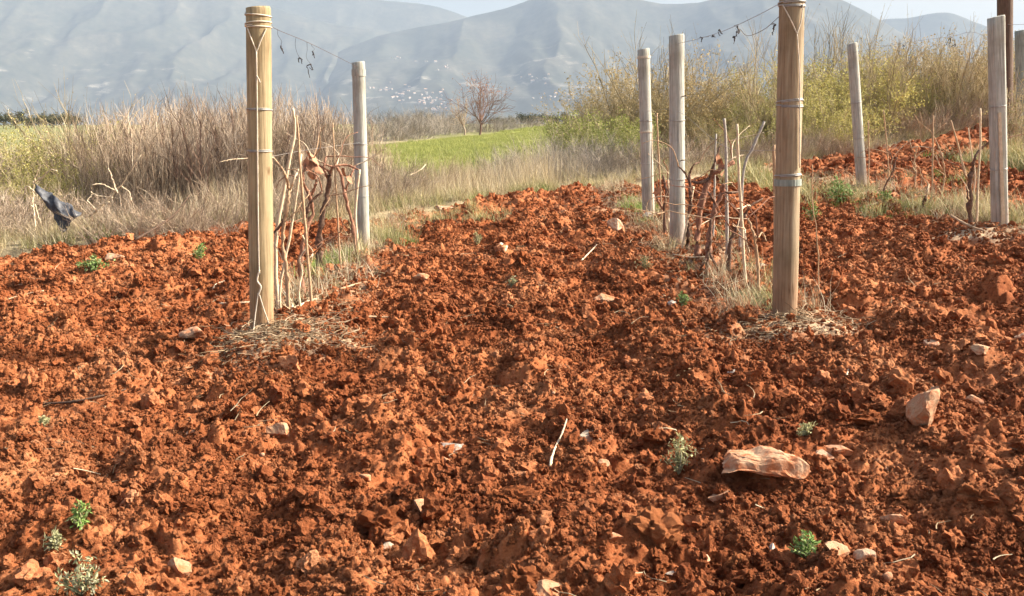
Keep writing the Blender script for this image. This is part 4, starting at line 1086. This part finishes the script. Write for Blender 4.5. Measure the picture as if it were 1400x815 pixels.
# green patches inside the vineyard at pixel centres of the photograph
def patch(px, py, w, h, n, s, meshes, label, name='grass_patch'):
    c = hit(px, py); wx = w / FPX * c.y * 0.5
    dy = abs(hit(px, py + h * 0.5).y - hit(px, py - h * 0.5).y) * 0.4
    x = c.x + rg.normal(0, wx * 0.5, n); y = c.y + rg.normal(0, min(dy, 1.4) * 0.6, n)
    o = None
    grass(name, meshes, x, y, 0.6 * s, 1.2 * s, label, lambda a, b: np.maximum(H(a, b), GV(a, b)), 0.1)
patch(1235, 288, 90, 12, 40, 0.75, GRNT + HALFT, 'green weedy grass between the leaning slim post and the dark vine')
patch(1150, 262, 50, 16, 26, 0.7, GRNT + HALFT, 'grass at the foot of the leaning slim post')
patch(1210, 262, 60, 20, 16, 0.7, HALFT + DRYT, 'dry and green grass in the far right row')
patch(1290, 250, 130, 24, 22, 0.65, HALFT + GRNT, 'sparse grass in front of the right hand shrubs')
patch(1390, 230, 40, 50, 80, 1.4, GRNT + HALFT, 'grass right of the square sawn post')
patch(460, 362, 50, 14, 70, 0.9, GRNT, 'green grass at the foot of the left vines')
patch(530, 330, 60, 12, 60, 0.8, GRNT + HALFT, 'short green grass right of the grey post')
patch(1045, 412, 60, 28, 70, 0.7, [tuft_mesh('sage_tuft', 61, 40, 0.09, 0.003, M_SAGE, 0.04, 1.0)], 'grey green moss and weeds at the foot of the brown post')
patch(1040, 250, 60, 40, 60, 1.2, GRNT + HALFT, 'grass behind the middle vines')
patch(875, 285, 24, 24, 40, 0.9, GRNT, 'grass by the pale boulder')
patch(640, 300, 120, 20, 30, 0.6, HALFT, 'thin weedy grass on the far part of the dug field')
patch(1350, 300, 70, 30, 40, 0.9, DRYT + HALFT, 'dry grass at the foot of the square sawn post')

RED_T = [tuft_mesh('reddish_tuft', 70 + i, 26, 0.22, 0.0022, M_RUSS, 0.06, 1.1) for i in range(2)]
x = rg.choice(np.array(ROWS), 900) + rg.normal(0, 0.2, 900); y = rg.uniform(4.5, 13, 900)
k = (rg.uniform(0, 1, 900) < rowd(x, y)) & (edge(x, y) > 0) & (vn(x * 1.6, y * 1.6, 141) > 0.45 + 0.22 * (x > 2.5))
grass('row_grass', DRYT + RED_T + RED_T + HALFT[:1], x[k], y[k], 0.35, 0.85, 'dry and reddish grass wisps among the vines in the rows', H, 0.2)

# ------------------------------------------------------------------ small weeds
def weed(px, py, w, h, kind, label, seed, flatw=1.0):
    p = hit(px, py + h * 0.45)
    W_, H_ = w / FPX * p.y, h / FPX * p.y
    r = np.random.default_rng(seed)
    e = empty('weed', p, label, 'weed', 'weeds growing on the soil')
    n = 12
    a = r.uniform(0, 6.28, n); o_ = r.uniform(0.05, 1, n)
    P = np.zeros((n, 4, 3))
    for j in range(1, 4):
        t = j / 3
        P[:, j] = np.stack([np.cos(a) * o_ * W_ * 0.5 * t * flatw, np.sin(a) * o_ * W_ * 0.5 * t, H_ * (1 - 0.55 * o_) * t * (1.5 - 0.5 * t)], 1) + r.normal(0, W_ * 0.03, (n, 3))
    link('stem', mkmesh('stem', *tubes(P, np.array([0.0022, 0.002, 0.0016, 0.001]) * np.ones((n, 1)), 4), M_SAGE), e)
    cl = []
    for j in (1, 2, 3):
        for _ in range(6): cl.append(P[:, j] + r.normal(0, W_ * 0.07, (n, 3)))
    c = np.concatenate(cl); c[:, 2] = np.maximum(c[:, 2], 0.004)
    link('leaf', mkmesh('leaf', *leaves(c, max(0.016, W_ * 0.16), max(0.006, W_ * 0.06), r, 0.4), kind), e)
    return e
weed(928, 622, 44, 62, M_SAGE, 'grey green bushy weed left above the large flat slab', 1)
weed(1103, 588, 34, 18, M_SAGE, 'small grey green weed right of the brown post and below it', 2)
weed(1102, 748, 46, 32, M_WEEDG, 'bright green seedling at the lower right', 3)
weed(114, 788, 66, 60, M_SAGE, 'bushy grey green weed at the lower left corner', 4)
weed(112, 705, 28, 44, M_WEEDG, 'upright thin green shoot above the lower left weed', 5)
weed(275, 346, 30, 22, M_WEEDG, 'yellow green weed clump left of the near left post', 6)
weed(60, 577, 18, 12, M_SAGE, 'tiny pale weed at the left side of the field', 7)
weed(702, 388, 22, 16, M_SAGE, 'small dull weed in the middle distance', 8)
weed(128, 362, 40, 14, M_WEEDG, 'dark green weed beside the pale rounded stone', 9)
weed(652, 327, 16, 20, M_SAGE, 'pale green leaf sticking up from the far soil', 10)
weed(932, 410, 20, 22, M_WEEDG, 'dark weed beside the small white stone', 11)
weed(880, 360, 24, 18, M_SAGE, 'dull green weed left of the middle vines', 12)
weed(75, 740, 30, 30, M_SAGE, 'pale wispy weed at the lower left edge', 13)
weed(1210, 270, 26, 18, M_WEEDG, 'broad leaved green weed by the bent dark vine shoot', 14)
weed(1145, 262, 40, 34, M_WEEDG, 'leafy green weed left of the leaning slim post', 15)
weed(1110, 290, 24, 30, M_WEEDG, 'green weed right behind the brown post', 16)

# ------------------------------------------------------------------ shrubs
def shrub_geo(seed, n, Hh, spread, twigs, lean=0.35, arch=0.0, r0=0.006, tl=0.3):
    r = np.random.default_rng(seed)
    k = 6
    a = r.uniform(0, 6.28, n); rad_ = spread * 0.45 * np.sqrt(r.uniform(0, 1, n))
    P = np.zeros((n, k, 3))
    P[:, 0] = np.stack([np.cos(a) * rad_, np.sin(a) * rad_, np.full(n, -0.05)], 1)
    ln = Hh * r.uniform(0.45, 1.05, n) ** 0.8
    la = r.normal(0, lean, n); la = np.abs(la)
    a2 = a + r.normal(0, 0.7, n)
    for j in range(1, k):
        th = la * (0.4 + 0.8 * j / k) + arch * (j / k) ** 2 * r.uniform(0.3, 1, n)
        P[:, j] = P[:, j - 1] + np.stack([np.sin(th) * np.cos(a2), np.sin(th) * np.sin(a2), np.cos(th)], 1) * (ln / (k - 1))[:, None] + r.normal(0, 0.022, (n, 3))
    rr = r0 * r.uniform(0.6, 1.2, (n, 1)) * np.linspace(1, 0.35, k)
    # side twigs
    m = n * twigs
    si = r.integers(0, n, m); t = r.uniform(0.18, 1.0, m) * (k - 1.001)
    i0 = t.astype(int); fr = (t - i0)[:, None]
    b = P[si, i0] * (1 - fr) + P[si, i0 + 1] * fr
    d = P[si, i0 + 1] - P[si, i0]; d /= np.linalg.norm(d, axis=1, keepdims=True)
    d = d + r.normal(0, 0.45, (m, 3)); d[:, 2] += 0.25; d /= np.linalg.norm(d, axis=1, keepdims=True)
    L = tl * r.uniform(0.3, 1.0, m)
    Q = np.zeros((m, 3, 3)); Q[:, 0] = b
    Q[:, 1] = b + d * (L * 0.5)[:, None]; Q[:, 2] = Q[:, 1] + (d + r.normal(0, 0.25, (m, 3)) + np.array([0, 0, 0.15])) * (L * 0.5)[:, None]
    qr = r0 * 0.42 * r.uniform(0.6, 1.1, (m, 1)) * np.array([1, 0.8, 0.45])
    return P, rr, Q, qr
def shrub(name, seed, n, Hh, spread, twigs, mt, leaf=None, nl=0, ls=0.03, lw=0.014, label='', cat='shrub', group=None, zmin=0.15, **kw):
    P, rr, Q, qr = shrub_geo(seed, n, Hh, spread, twigs, **kw)
    e = empty(name, (0, 0, 0), label, cat, group)
    link('stems', mkmesh('stems', *tubes(P, rr, 3), mt), e)
    link('twigs', mkmesh('twigs', *tubes(Q, qr, 3), mt), e)
    if leaf:
        r = np.random.default_rng(seed + 1)
        i = r.integers(0, len(Q), nl); t = r.uniform(0, 1, (nl, 1))
        c = Q[i, 1] * (1 - t) + Q[i, 2] * t + r.normal(0, 0.03, (nl, 3))
        c = c[c[:, 2] > zmin * Hh]
        link('foliage', mkmesh('foliage', *leaves(c, ls, lw, r), leaf), e)
    return e
def ordinal(k): return ['first', 'second', 'third', 'fourth', 'fifth', 'sixth', 'seventh', 'eighth', 'ninth', 'tenth', 'eleventh', 'twelfth', 'thirteenth', 'fourteenth', 'fifteenth', 'sixteenth', 'seventeenth', 'eighteenth', 'nineteenth', 'twentieth'][k]
def ranked(items, cut, fmt, front='front', rear='rear'):
    """a label for each shrub of a hedge: its rank from the left in the front or the rear of it"""
    out = []
    for it in items:
        side = [q for q in items if (q[1] < cut) == (it[1] < cut) and -20 < q[0] < 1420]
        side.sort(key=lambda q: q[0])
        out.append(fmt % (ordinal(side.index(it)), front if it[1] < cut else rear) if it in side else None)
    return out
used = set()
def place(proto, px, Y, sc, label, group, rz=None, dz=0.0, sx=1.0):
    o = proto if proto.name not in used else copy_tree(proto)
    used.add(proto.name)
    d = raydir(px, 160.0)
    X = d.x / d.y * Y
    o.location = (X, Y, vz(X, Y) - 0.03 + dz)
    o.rotation_euler = (0, 0, random.uniform(0, 6.28) if rz is None else rz)
    o.scale = (sc * sx, sc * sx, sc)
    tag(o, label, None, group)
    return o
TAN = [shrub('dry_shrub', 700 + i, 75, 1.16, 1.0, 20, M_TWIG, lean=0.22, r0=0.0052, tl=0.30) for i in range(3)]
TANL = [shrub('dry_shrub', 710 + i, 90, 0.7, 1.1, 14, M_TWIG, lean=0.6, arch=0.9, r0=0.0042, tl=0.25) for i in range(2)]
OLV = [shrub('olive_shrub', 720 + i, 70, 1.62, 1.6, 19, M_TWIGO, M_OLEAF, 7500, 0.045, 0.02, lean=0.72, r0=0.006, tl=0.42) for i in range(3)]
YEL = [shrub('green_shrub', 730 + i, 75, 1.25, 1.5, 18, M_TWIGO, M_YLEAF, 8000, 0.045, 0.02, lean=0.78, r0=0.0055, tl=0.36) for i in range(2)]
BRI = [shrub('bramble_bush', 740, 80, 1.0, 1.3, 12, M_TWIGO, M_BLEAF, 6500, 0.045, 0.022, lean=0.5, arch=0.5, r0=0.005, tl=0.3)]
GRY = [shrub('brushwood', 750 + i, 90, 0.75, 1.4, 12, M_TWIGG, lean=0.8, arch=0.8, r0=0.006, tl=0.3) for i in range(2)]
BARE = [shrub('bare_bush', 760 + i, 26, 2.2, 0.9, 22, M_TWIGO, M_OLEAF, 500, 0.03, 0.012, lean=0.40, r0=0.010, tl=0.65) for i in range(2)]
gl = 'leafless tan shrubs of the thicket left of the vineyard'
lab = 'leafless tan shrub of upright twigs in the thicket beyond the left field edge'
TANP = [(118, 11.8, .95), (150, 11.0, 1.02), (178, 12.2, 1.1), (200, 10.8, 1.02), (228, 11.8, 1.15), (252, 11.0, 1.05), (280, 12.2, 1.2), (300, 11.0, 1.1), (325, 12.0, 1.15), (345, 11.2, 1.1), (372, 12.0, 1.15), (395, 11.4, 1.08), (420, 12.2, 1.12), (445, 11.6, 1.0), (466, 12.4, .98), (140, 13.0, 1.1), (215, 13.4, 1.2), (265, 13.4, 1.25), (335, 13.4, 1.2), (405, 13.6, 1.2), (90, 12.5, .8), (60, 12.2, .72), (25, 11.8, .72), (-15, 11.5, .8), (-60, 11.2, .9), (-110, 11, 1.0), (-170, 10.5, 1.1), (515, 13.0, .6), (480, 11.6, .8), (435, 10.9, .7)]
for i, ((px, Y, sc), l) in enumerate(zip(TANP, ranked(TANP, 12.1, '%s leafless tan shrub from the left in the %s of the dry thicket'))):
    place(TAN[i % 3], px, Y, sc * 0.95, l or lab, gl)
TLP = [(30, 9.6, .9), (130, 9.9, .8), (165, 9.7, .85), (210, 9.9, 1.0), (250, 10.0, .9), (300, 10.0, 1.0), (335, 10.3, .9), (395, 10.4, .9), (440, 10.6, .8), (520, 11.5, .9), (545, 12.2, .8), (590, 12.6, .7), (-40, 9.5, 1.0), (0, 10.3, .8), (640, 13.2, .6), (505, 11.0, .8)]
for i, ((px, Y, sc), l) in enumerate(zip(TLP, ranked(TLP, 10.2, '%s low arching dry shrub from the left, %s the thicket', 'before', 'further back beside'))):
    place(TANL[i % 2], px, Y - (0 if px < 150 else 0.7 if px < 330 else 0.3), sc * 0.9, l or 'low arching tan shrub outside the left picture edge', 'low dry shrubs along the left field edge')
DKS = shrub('dark_sapling', 780, 9, 1.3, 0.7, 26, M_TWIGS, lean=0.14, r0=0.010, tl=0.32)
for px, Y, sc, l in [(215, 10.7, .85, 'dark stemmed sapling in the left part of the dry thicket'), (262, 10.6, .95, 'dark stemmed sapling in the middle of the dry thicket'), (300, 11.2, 1.0, 'tall dark stemmed sapling in the right part of the dry thicket'), (185, 11.4, .9, 'dark stemmed sapling behind the whitish dead branch'), (420, 11.2, .9, 'dark stemmed sapling between the two left posts')]:
    place(DKS, px, Y, sc, l, 'dark saplings in the thicket')
for px, Y, sc, l in [(70, 11.4, .72, 'yellow green shrub in front of the far fields at the left'), (95, 12.2, .85, 'taller yellow green shrub next to the dry thicket'), (45, 10.8, .5, 'low green shrub behind the dark plastic film'), (10, 12.5, .75, 'olive green shrub at the left picture edge')]:
    place(YEL[0], px, Y, sc, l, 'green shrubs left of the thicket')
# right hand shrubs
OLP = [(840, 17.5, .95), (870, 18, 1.12), (905, 18.5, 1.25), (940, 18, 1.18), (968, 19, .85), (815, 19, .72), (1000, 20, .65), (985, 16.5, .5),
                                  (1030, 18, .7), (1240, 21, 1.15), (1275, 19.5, 1.1), (1305, 20.5, 1.15), (1335, 19.5, 1.12), (1210, 22, 1.2), (1385, 22, 1.1), (1440, 21, 1.2), (1500, 20, 1.2)]
for i, ((px, Y, sc), l) in enumerate(zip(OLP, ranked(OLP, 18.9, '%s brownish olive shrub from the left in the %s of the right hedge'))):
    place(OLV[i % 3], px, Y, sc * 0.93, l or 'brownish olive shrub outside the right picture edge', 'olive shrubs of the right hand hedge')
YLP = [(1045, 17, 1.0), (1075, 18.5, 1.3), (1110, 18, 1.35), (1140, 19.5, 1.45), (1165, 18.5, 1.3), (1195, 20, 1.4), (1130, 16.5, 1.0), (1060, 21, 1.4), (1225, 19, 1.1), (1010, 16, .5)]
for i, ((px, Y, sc), l) in enumerate(zip(YLP, ranked(YLP, 18.2, '%s yellow green leafy shrub from the left in the %s of the right hedge'))):
    place(YEL[i % 2], px, Y, sc * 0.86, l, 'yellow green shrubs of the right hand hedge')
for px, Y, sc, l in [(830, 15.5, .95, 'bright green bush left of the two grey posts'), (800, 16.2, .85, 'smaller bright green bush next to the green field'), (855, 14.8, .7, 'bright green bush right behind the shorter grey post')]:
    place(BRI[0], px, Y, sc, l, 'bright green bushes by the green field')
BWP = [(720, 14.0, .75), (750, 14.6, .9), (785, 14.2, .8), (815, 13.8, .7), (850, 14.0, .8), (690, 13.6, .6), (770, 13.4, .5), (735, 13.2, .45), (800, 13.2, .5), (830, 13.3, .55)]
for i, ((px, Y, sc), l) in enumerate(zip(BWP, ranked(BWP, 0, '%s heap of grey brushwood from the left between green field and dug soil%s', '', ''))):
    place(GRY[i % 2], px, Y, sc, l, 'grey brushwood beyond the field edge')
RLP = [(1215, 16.2, 1.0), (1250, 15.8, 1.0), (1285, 16.2, 1.05), (1320, 16.5, 1.0), (1345, 17.0, 1.1), (1100, 15.5, .8), (1140, 15.6, .8), (1175, 15.8, .9), (1380, 17, .9), (960, 14.6, .8), (1000, 14.4, .7), (870, 13.6, .7), (915, 14.0, .9), (1065, 14.9, .8), (1430, 17.5, 1.1)]
for i, ((px, Y, sc), l) in enumerate(zip(RLP, ranked(RLP, 0, '%s low dry tan shrub from the left along the foot of the right%s hedge', '', ' hand'))):
    place(TANL[i % 2], px, Y + (1.8 if px > 1180 else 0), sc, l or 'low dry tan shrub outside the right picture edge', 'low dry shrubs in front of the right hedge')
for i, (px, Y, sc, l) in enumerate([(1050, 17, 1.15, 'bare wispy bush behind the left side of the thick brown post'), (1200, 18, 1.15, 'bare wind bent bush right of the leaning slim post'), (1160, 19.5, 1.2, 'bare bush behind the leaning slim post'), (1290, 18.5, 1.0, 'bare bush below the small rounded mountain'), (1000, 18.5, .95, 'bare bush with dark twigs behind the middle vines'), (112, 11.9, .68, 'single dark bare sapling rising from the left thicket'), (1330, 18.5, 1.0, 'bare bush left of the square sawn post'), (885, 17.2, 1.25, 'dark branched bush behind the two grey posts'), (1120, 20, 1.3, 'bare bush behind the thick brown post')]):
    place(BARE[i % 2], px, Y, sc * (0.82 if px > 300 else 1), l, 'bare bushes')
place(shrub('climbing_plant', 790, 40, 1.35, 0.22, 12, M_STRAW, M_STRAWG, 900, 0.05, 0.012, lean=0.1, r0=0.005, tl=0.25), 1385, 13.4, 1.15, 'dry creeper climbing the dark brown pole', None)

# bare dead branch carrying the plastic film, pale and lichened
def branchy(px, Y, label, segs, m, name='dead_branch'):
    b = pt(*segs[0][0], Y); o = Vector((b.x, b.y, vz(b.x, b.y)))
    e = empty(name, o, label, 'branch')
    for i, s in enumerate(segs):
        P = [pt(a, c, Y + 0.05 * sin(i * 2 + k)) for k, (a, c) in enumerate(s)]
        link('limb' if i == 0 else 'side_branch', local(tube_mesh('limb', P, 0.011 if i == 0 else 0.007, 0.004, m, 6, 12, 0.006, 0.3), o), e)
branchy(150, 9.2, 'whitish lichen covered dead branch right of the plastic film', [[(112, 300), (135, 285), (158, 262), (175, 240), (192, 212)], [(160, 262), (140, 252), (125, 253)], [(155, 270), (135, 268), (124, 262)], [(150, 276), (132, 282), (118, 290), (108, 280)], [(165, 255), (176, 262), (180, 275)], [(160, 264), (152, 240), (148, 230)], [(130, 286), (120, 275), (126, 266)]], M_CANE)
branchy(55, 9.0, 'pale leafless branch from which the plastic film hangs', [[(48, 312), (46, 285), (45, 262), (46, 248)], [(46, 250), (58, 242), (70, 232), (78, 234)], [(46, 262), (38, 255), (32, 258)], [(47, 280), (54, 300), (60, 318)], [(46, 250), (50, 238), (52, 232)], [(46, 270), (42, 280), (48, 285)]], M_CANE)
# torn dark plastic film
def film():
    Y = 8.95
    A, B, D_ = pt(46, 250, Y), pt(112, 291, Y - 0.05), pt(86, 318, Y - 0.15)
    V, n = [], 14
    for i in range(n + 1):
        for j in range(n + 1 - i):
            u, v = i / n, j / n
            p = A + (B - A) * u + (D_ - A) * v
            f = sin((u * 1.0 + v * 0.2) * 16) * 0.022 + sin(u * 31 + v * 9) * 0.009 + 0.03 * sin(v * 7) + 0.012 * sin(u * 47 - v * 33) + 0.007 * sin(u * 13 + v * 61)
            V.append(p + Vector((0.01 * sin(v * 23), -f - 0.04 * u * v * 4, 0.012 * sin(u * 19 + v * 5))))
    F, idx, c = [], {}, 0
    for i in range(n + 1):
        for j in range(n + 1 - i): idx[i, j] = c; c += 1
    for i in range(n):
        for j in range(n - i):
            F.append((idx[i, j], idx[i + 1, j], idx[i, j + 1]))
            if i + j < n - 1: F.append((idx[i + 1, j], idx[i + 1, j + 1], idx[i, j + 1]))
    me = local(mkmesh('plastic_sheet', V, F, M_PLASTIC, smooth=True), A)
    o = link('plastic_sheet', me, None, A)
    md = o.modifiers.new('t', 'SOLIDIFY'); md.thickness = 0.002
    tag(o, 'torn triangle of dark plastic film hanging on a pale branch', 'plastic sheet')
film()

# ------------------------------------------------------------------ trees farther off
def tree(px, Y, Hh, spread, seed, label, group, bark, leaf, nl, ls, n1=7, name='tree', lean=0.0, top=False, dz=0.0):
    r = np.random.default_rng(seed)
    d = raydir(px, 160); X = d.x / d.y * Y
    e = empty(name, (X, Y, float(G(np.array([X]), np.array([Y]))[0]) + dz), label, 'tree', group)
    tr = [Vector((0, 0, -0.2)), Vector((0.03 * Hh, 0, Hh * 0.12)), Vector((lean * Hh * 0.3, 0, Hh * 0.28))]
    link('trunk', tube_mesh('trunk', tr, Hh * 0.026, Hh * 0.018, bark, 7, 6, 0, 0.15), e)
    def limb(b, dr, L, r0, lev, out, ends):
        k = 5
        P = [b]
        for j in range(1, k):
            dr = (dr + Vector(r.normal(0, 0.16, 3)) + Vector((0, 0, 0.06))).normalized()
            P.append(P[-1] + dr * L / (k - 1))
        out.append((P, np.linspace(r0, r0 * 0.45, k)))
        if lev == 0: ends.extend(P[1:]); return
        for c in range(5 if lev > 1 else 6):
            q = P[int(r.integers(1, k))]
            limb(q, (dr + Vector(r.normal(0, 0.55, 3))).normalized(), L * r.uniform(0.45, 0.75), r0 * 0.5, lev - 1, out, ends)
    out, ends = [], []
    for c in range(n1):
        a = 2 * pi * c / n1 + r.uniform(-.4, .4); th = r.uniform(0.25, 0.95)
        b = tr[2] if c % 2 else tr[1].lerp(tr[2], r.uniform(0.2, 1))
        limb(b, Vector((cos(a) * sin(th) * spread + lean, sin(a) * sin(th) * spread, cos(th))).normalized(), Hh * r.uniform(0.40, 0.58), Hh * 0.010, 2, out, ends)
    V, F = tubes(np.array([o[0] for o in out]), np.array([o[1] for o in out]), 4)
    link('limbs', mkmesh('limbs', V, F, bark), e)
    if nl:
        E = np.array(ends); 
        if top: E = E[E[:, 2] > np.quantile(E[:, 2], 0.72)]
        c = E[r.integers(0, len(E), nl)] + r.normal(0, Hh * 0.035, (nl, 3))
        link('crown', mkmesh('crown', *leaves(c, ls, ls * 0.5, r), leaf), e)
    return e
tree(655, 56, 2.9, 1.1, 5, 'small bare tree with reddish top at the far edge of the green field', None, M_REDB, M_RUSS, 420, 0.08, 12, 'bare_tree', 0.12, True)
tree(634, 58, 2.2, 0.8, 6, 'wispy bare sapling just left of the reddish topped tree', None, M_TWIG, M_RUSS, 120, 0.08, 6, 'bare_tree', -0.1, True)
# scrub beyond the green field
SCP = [(545, 60, 2.2), (560, 72, 2.6), (575, 62, 2.2), (590, 70, 2.6), (605, 60, 2.0), (622, 66, 2.0), (640, 64, 1.5), (668, 62, 1.6), (690, 74, 1.5), (715, 80, 1.6), (740, 85, 1.5), (530, 52, 2.0), (515, 48, 1.9), (600, 85, 2.2), (690, 66, 1.0), (570, 52, 1.6)]
for i, ((px, Y, sc), l) in enumerate(zip(SCP, ranked(SCP, 65, '%s grey brown scrub bush from the left in the %s scrub beyond the green field', 'nearer', 'farther'))):
    place(GRY[i % 2], px, Y, sc, l, 'scrub beyond the green field')
TR = []
rr_ = random.Random(9)
spec = [(4, 210, 3.0), (20, 205, 4.2), (37, 215, 3.0), (52, 230, 3.2), (62, 225, 3.4), (72, 235, 3.6), (83, 225, 3.3), (94, 230, 3.6), (104, 238, 3.2), (-30, 220, 3.5), (-70, 215, 4),
        (541, 230, 2.8), (572, 240, 3.2), (583, 245, 3.6), (594, 240, 2.6), (618, 250, 2.4), (676, 235, 2.6), (686, 245, 2.4), (700, 240, 2.4), (716, 250, 3.6), (726, 245, 3.4), (737, 250, 3.0), (748, 245, 3.2), (760, 250, 3.0), (772, 240, 3.2), (783, 250, 2.8), (795, 245, 2.8), (806, 250, 2.6)]
protos = [tree(0, 200, 3.0, 1.0, 30 + i, 'dark rounded tree in the far row along the edge of the plain', None, M_TWIGD, M_DARKTREE, 900, 0.30, 7, 'far_tree') for i in range(3)]
TL = ranked([q for q in spec if q[0] > 300], 0, '%s dark tree from the left in the far row beyond the green field%s', '', '')
TLL = ranked([q for q in spec if q[0] < 300], 0, '%s dark tree from the left in the far row at the left picture edge%s', '', '')
LB = dict(zip([q[0] for q in spec if q[0] > 300] + [q[0] for q in spec if q[0] < 300], TL + TLL))
for i, (px, Y, h) in enumerate(spec):
    o = protos[i] if i < 3 else copy_tree(protos[i % 3])
    d = raydir(px, 160); X = d.x / d.y * Y
    o.location = (X, Y, float(G(np.array([X]), np.array([Y]))[0]) - 0.1 * h)
    o.scale = (h / 3 * 1.25, h / 3 * 1.25, h / 3); o.rotation_euler = (0, 0, rr_.uniform(0, 6.28))
    tag(o, LB[px] or 'dark tree of the far row outside the left picture edge', None, 'trees along the edge of the plain')

# ------------------------------------------------------------------ haze
def haze(dens):
    x0, x1, y0, y1, z0, z1 = -16500, 16500, -16500, 16500, -75, 850
    V = [(a, b, c) for c in (z0, z1) for b in (y0, y1) for a in (x0, x1)]
    F = [(0, 2, 3, 1), (4, 5, 7, 6), (0, 1, 5, 4), (2, 6, 7, 3), (0, 4, 6, 2), (1, 3, 7, 5)]
    m = bpy.data.materials.new('haze'); m.use_nodes = True
    nt = m.node_tree; nt.nodes.remove(nt.nodes['Principled BSDF'])
    pv = nt.nodes.new('ShaderNodeVolumePrincipled')
    pv.inputs['Color'].default_value = (0.51, 0.635, 0.80, 1)
    pv.inputs['Density'].default_value = dens
    pv.inputs['Anisotropy'].default_value = 0.0
    nt.links.new(pv.outputs[0], nt.nodes['Material Output'].inputs['Volume'])
    o = link('haze', mkmesh('haze', V, F, m))
    tag(o, 'thin pale blue haze over the valley', kind='stuff')
haze(0.000115)
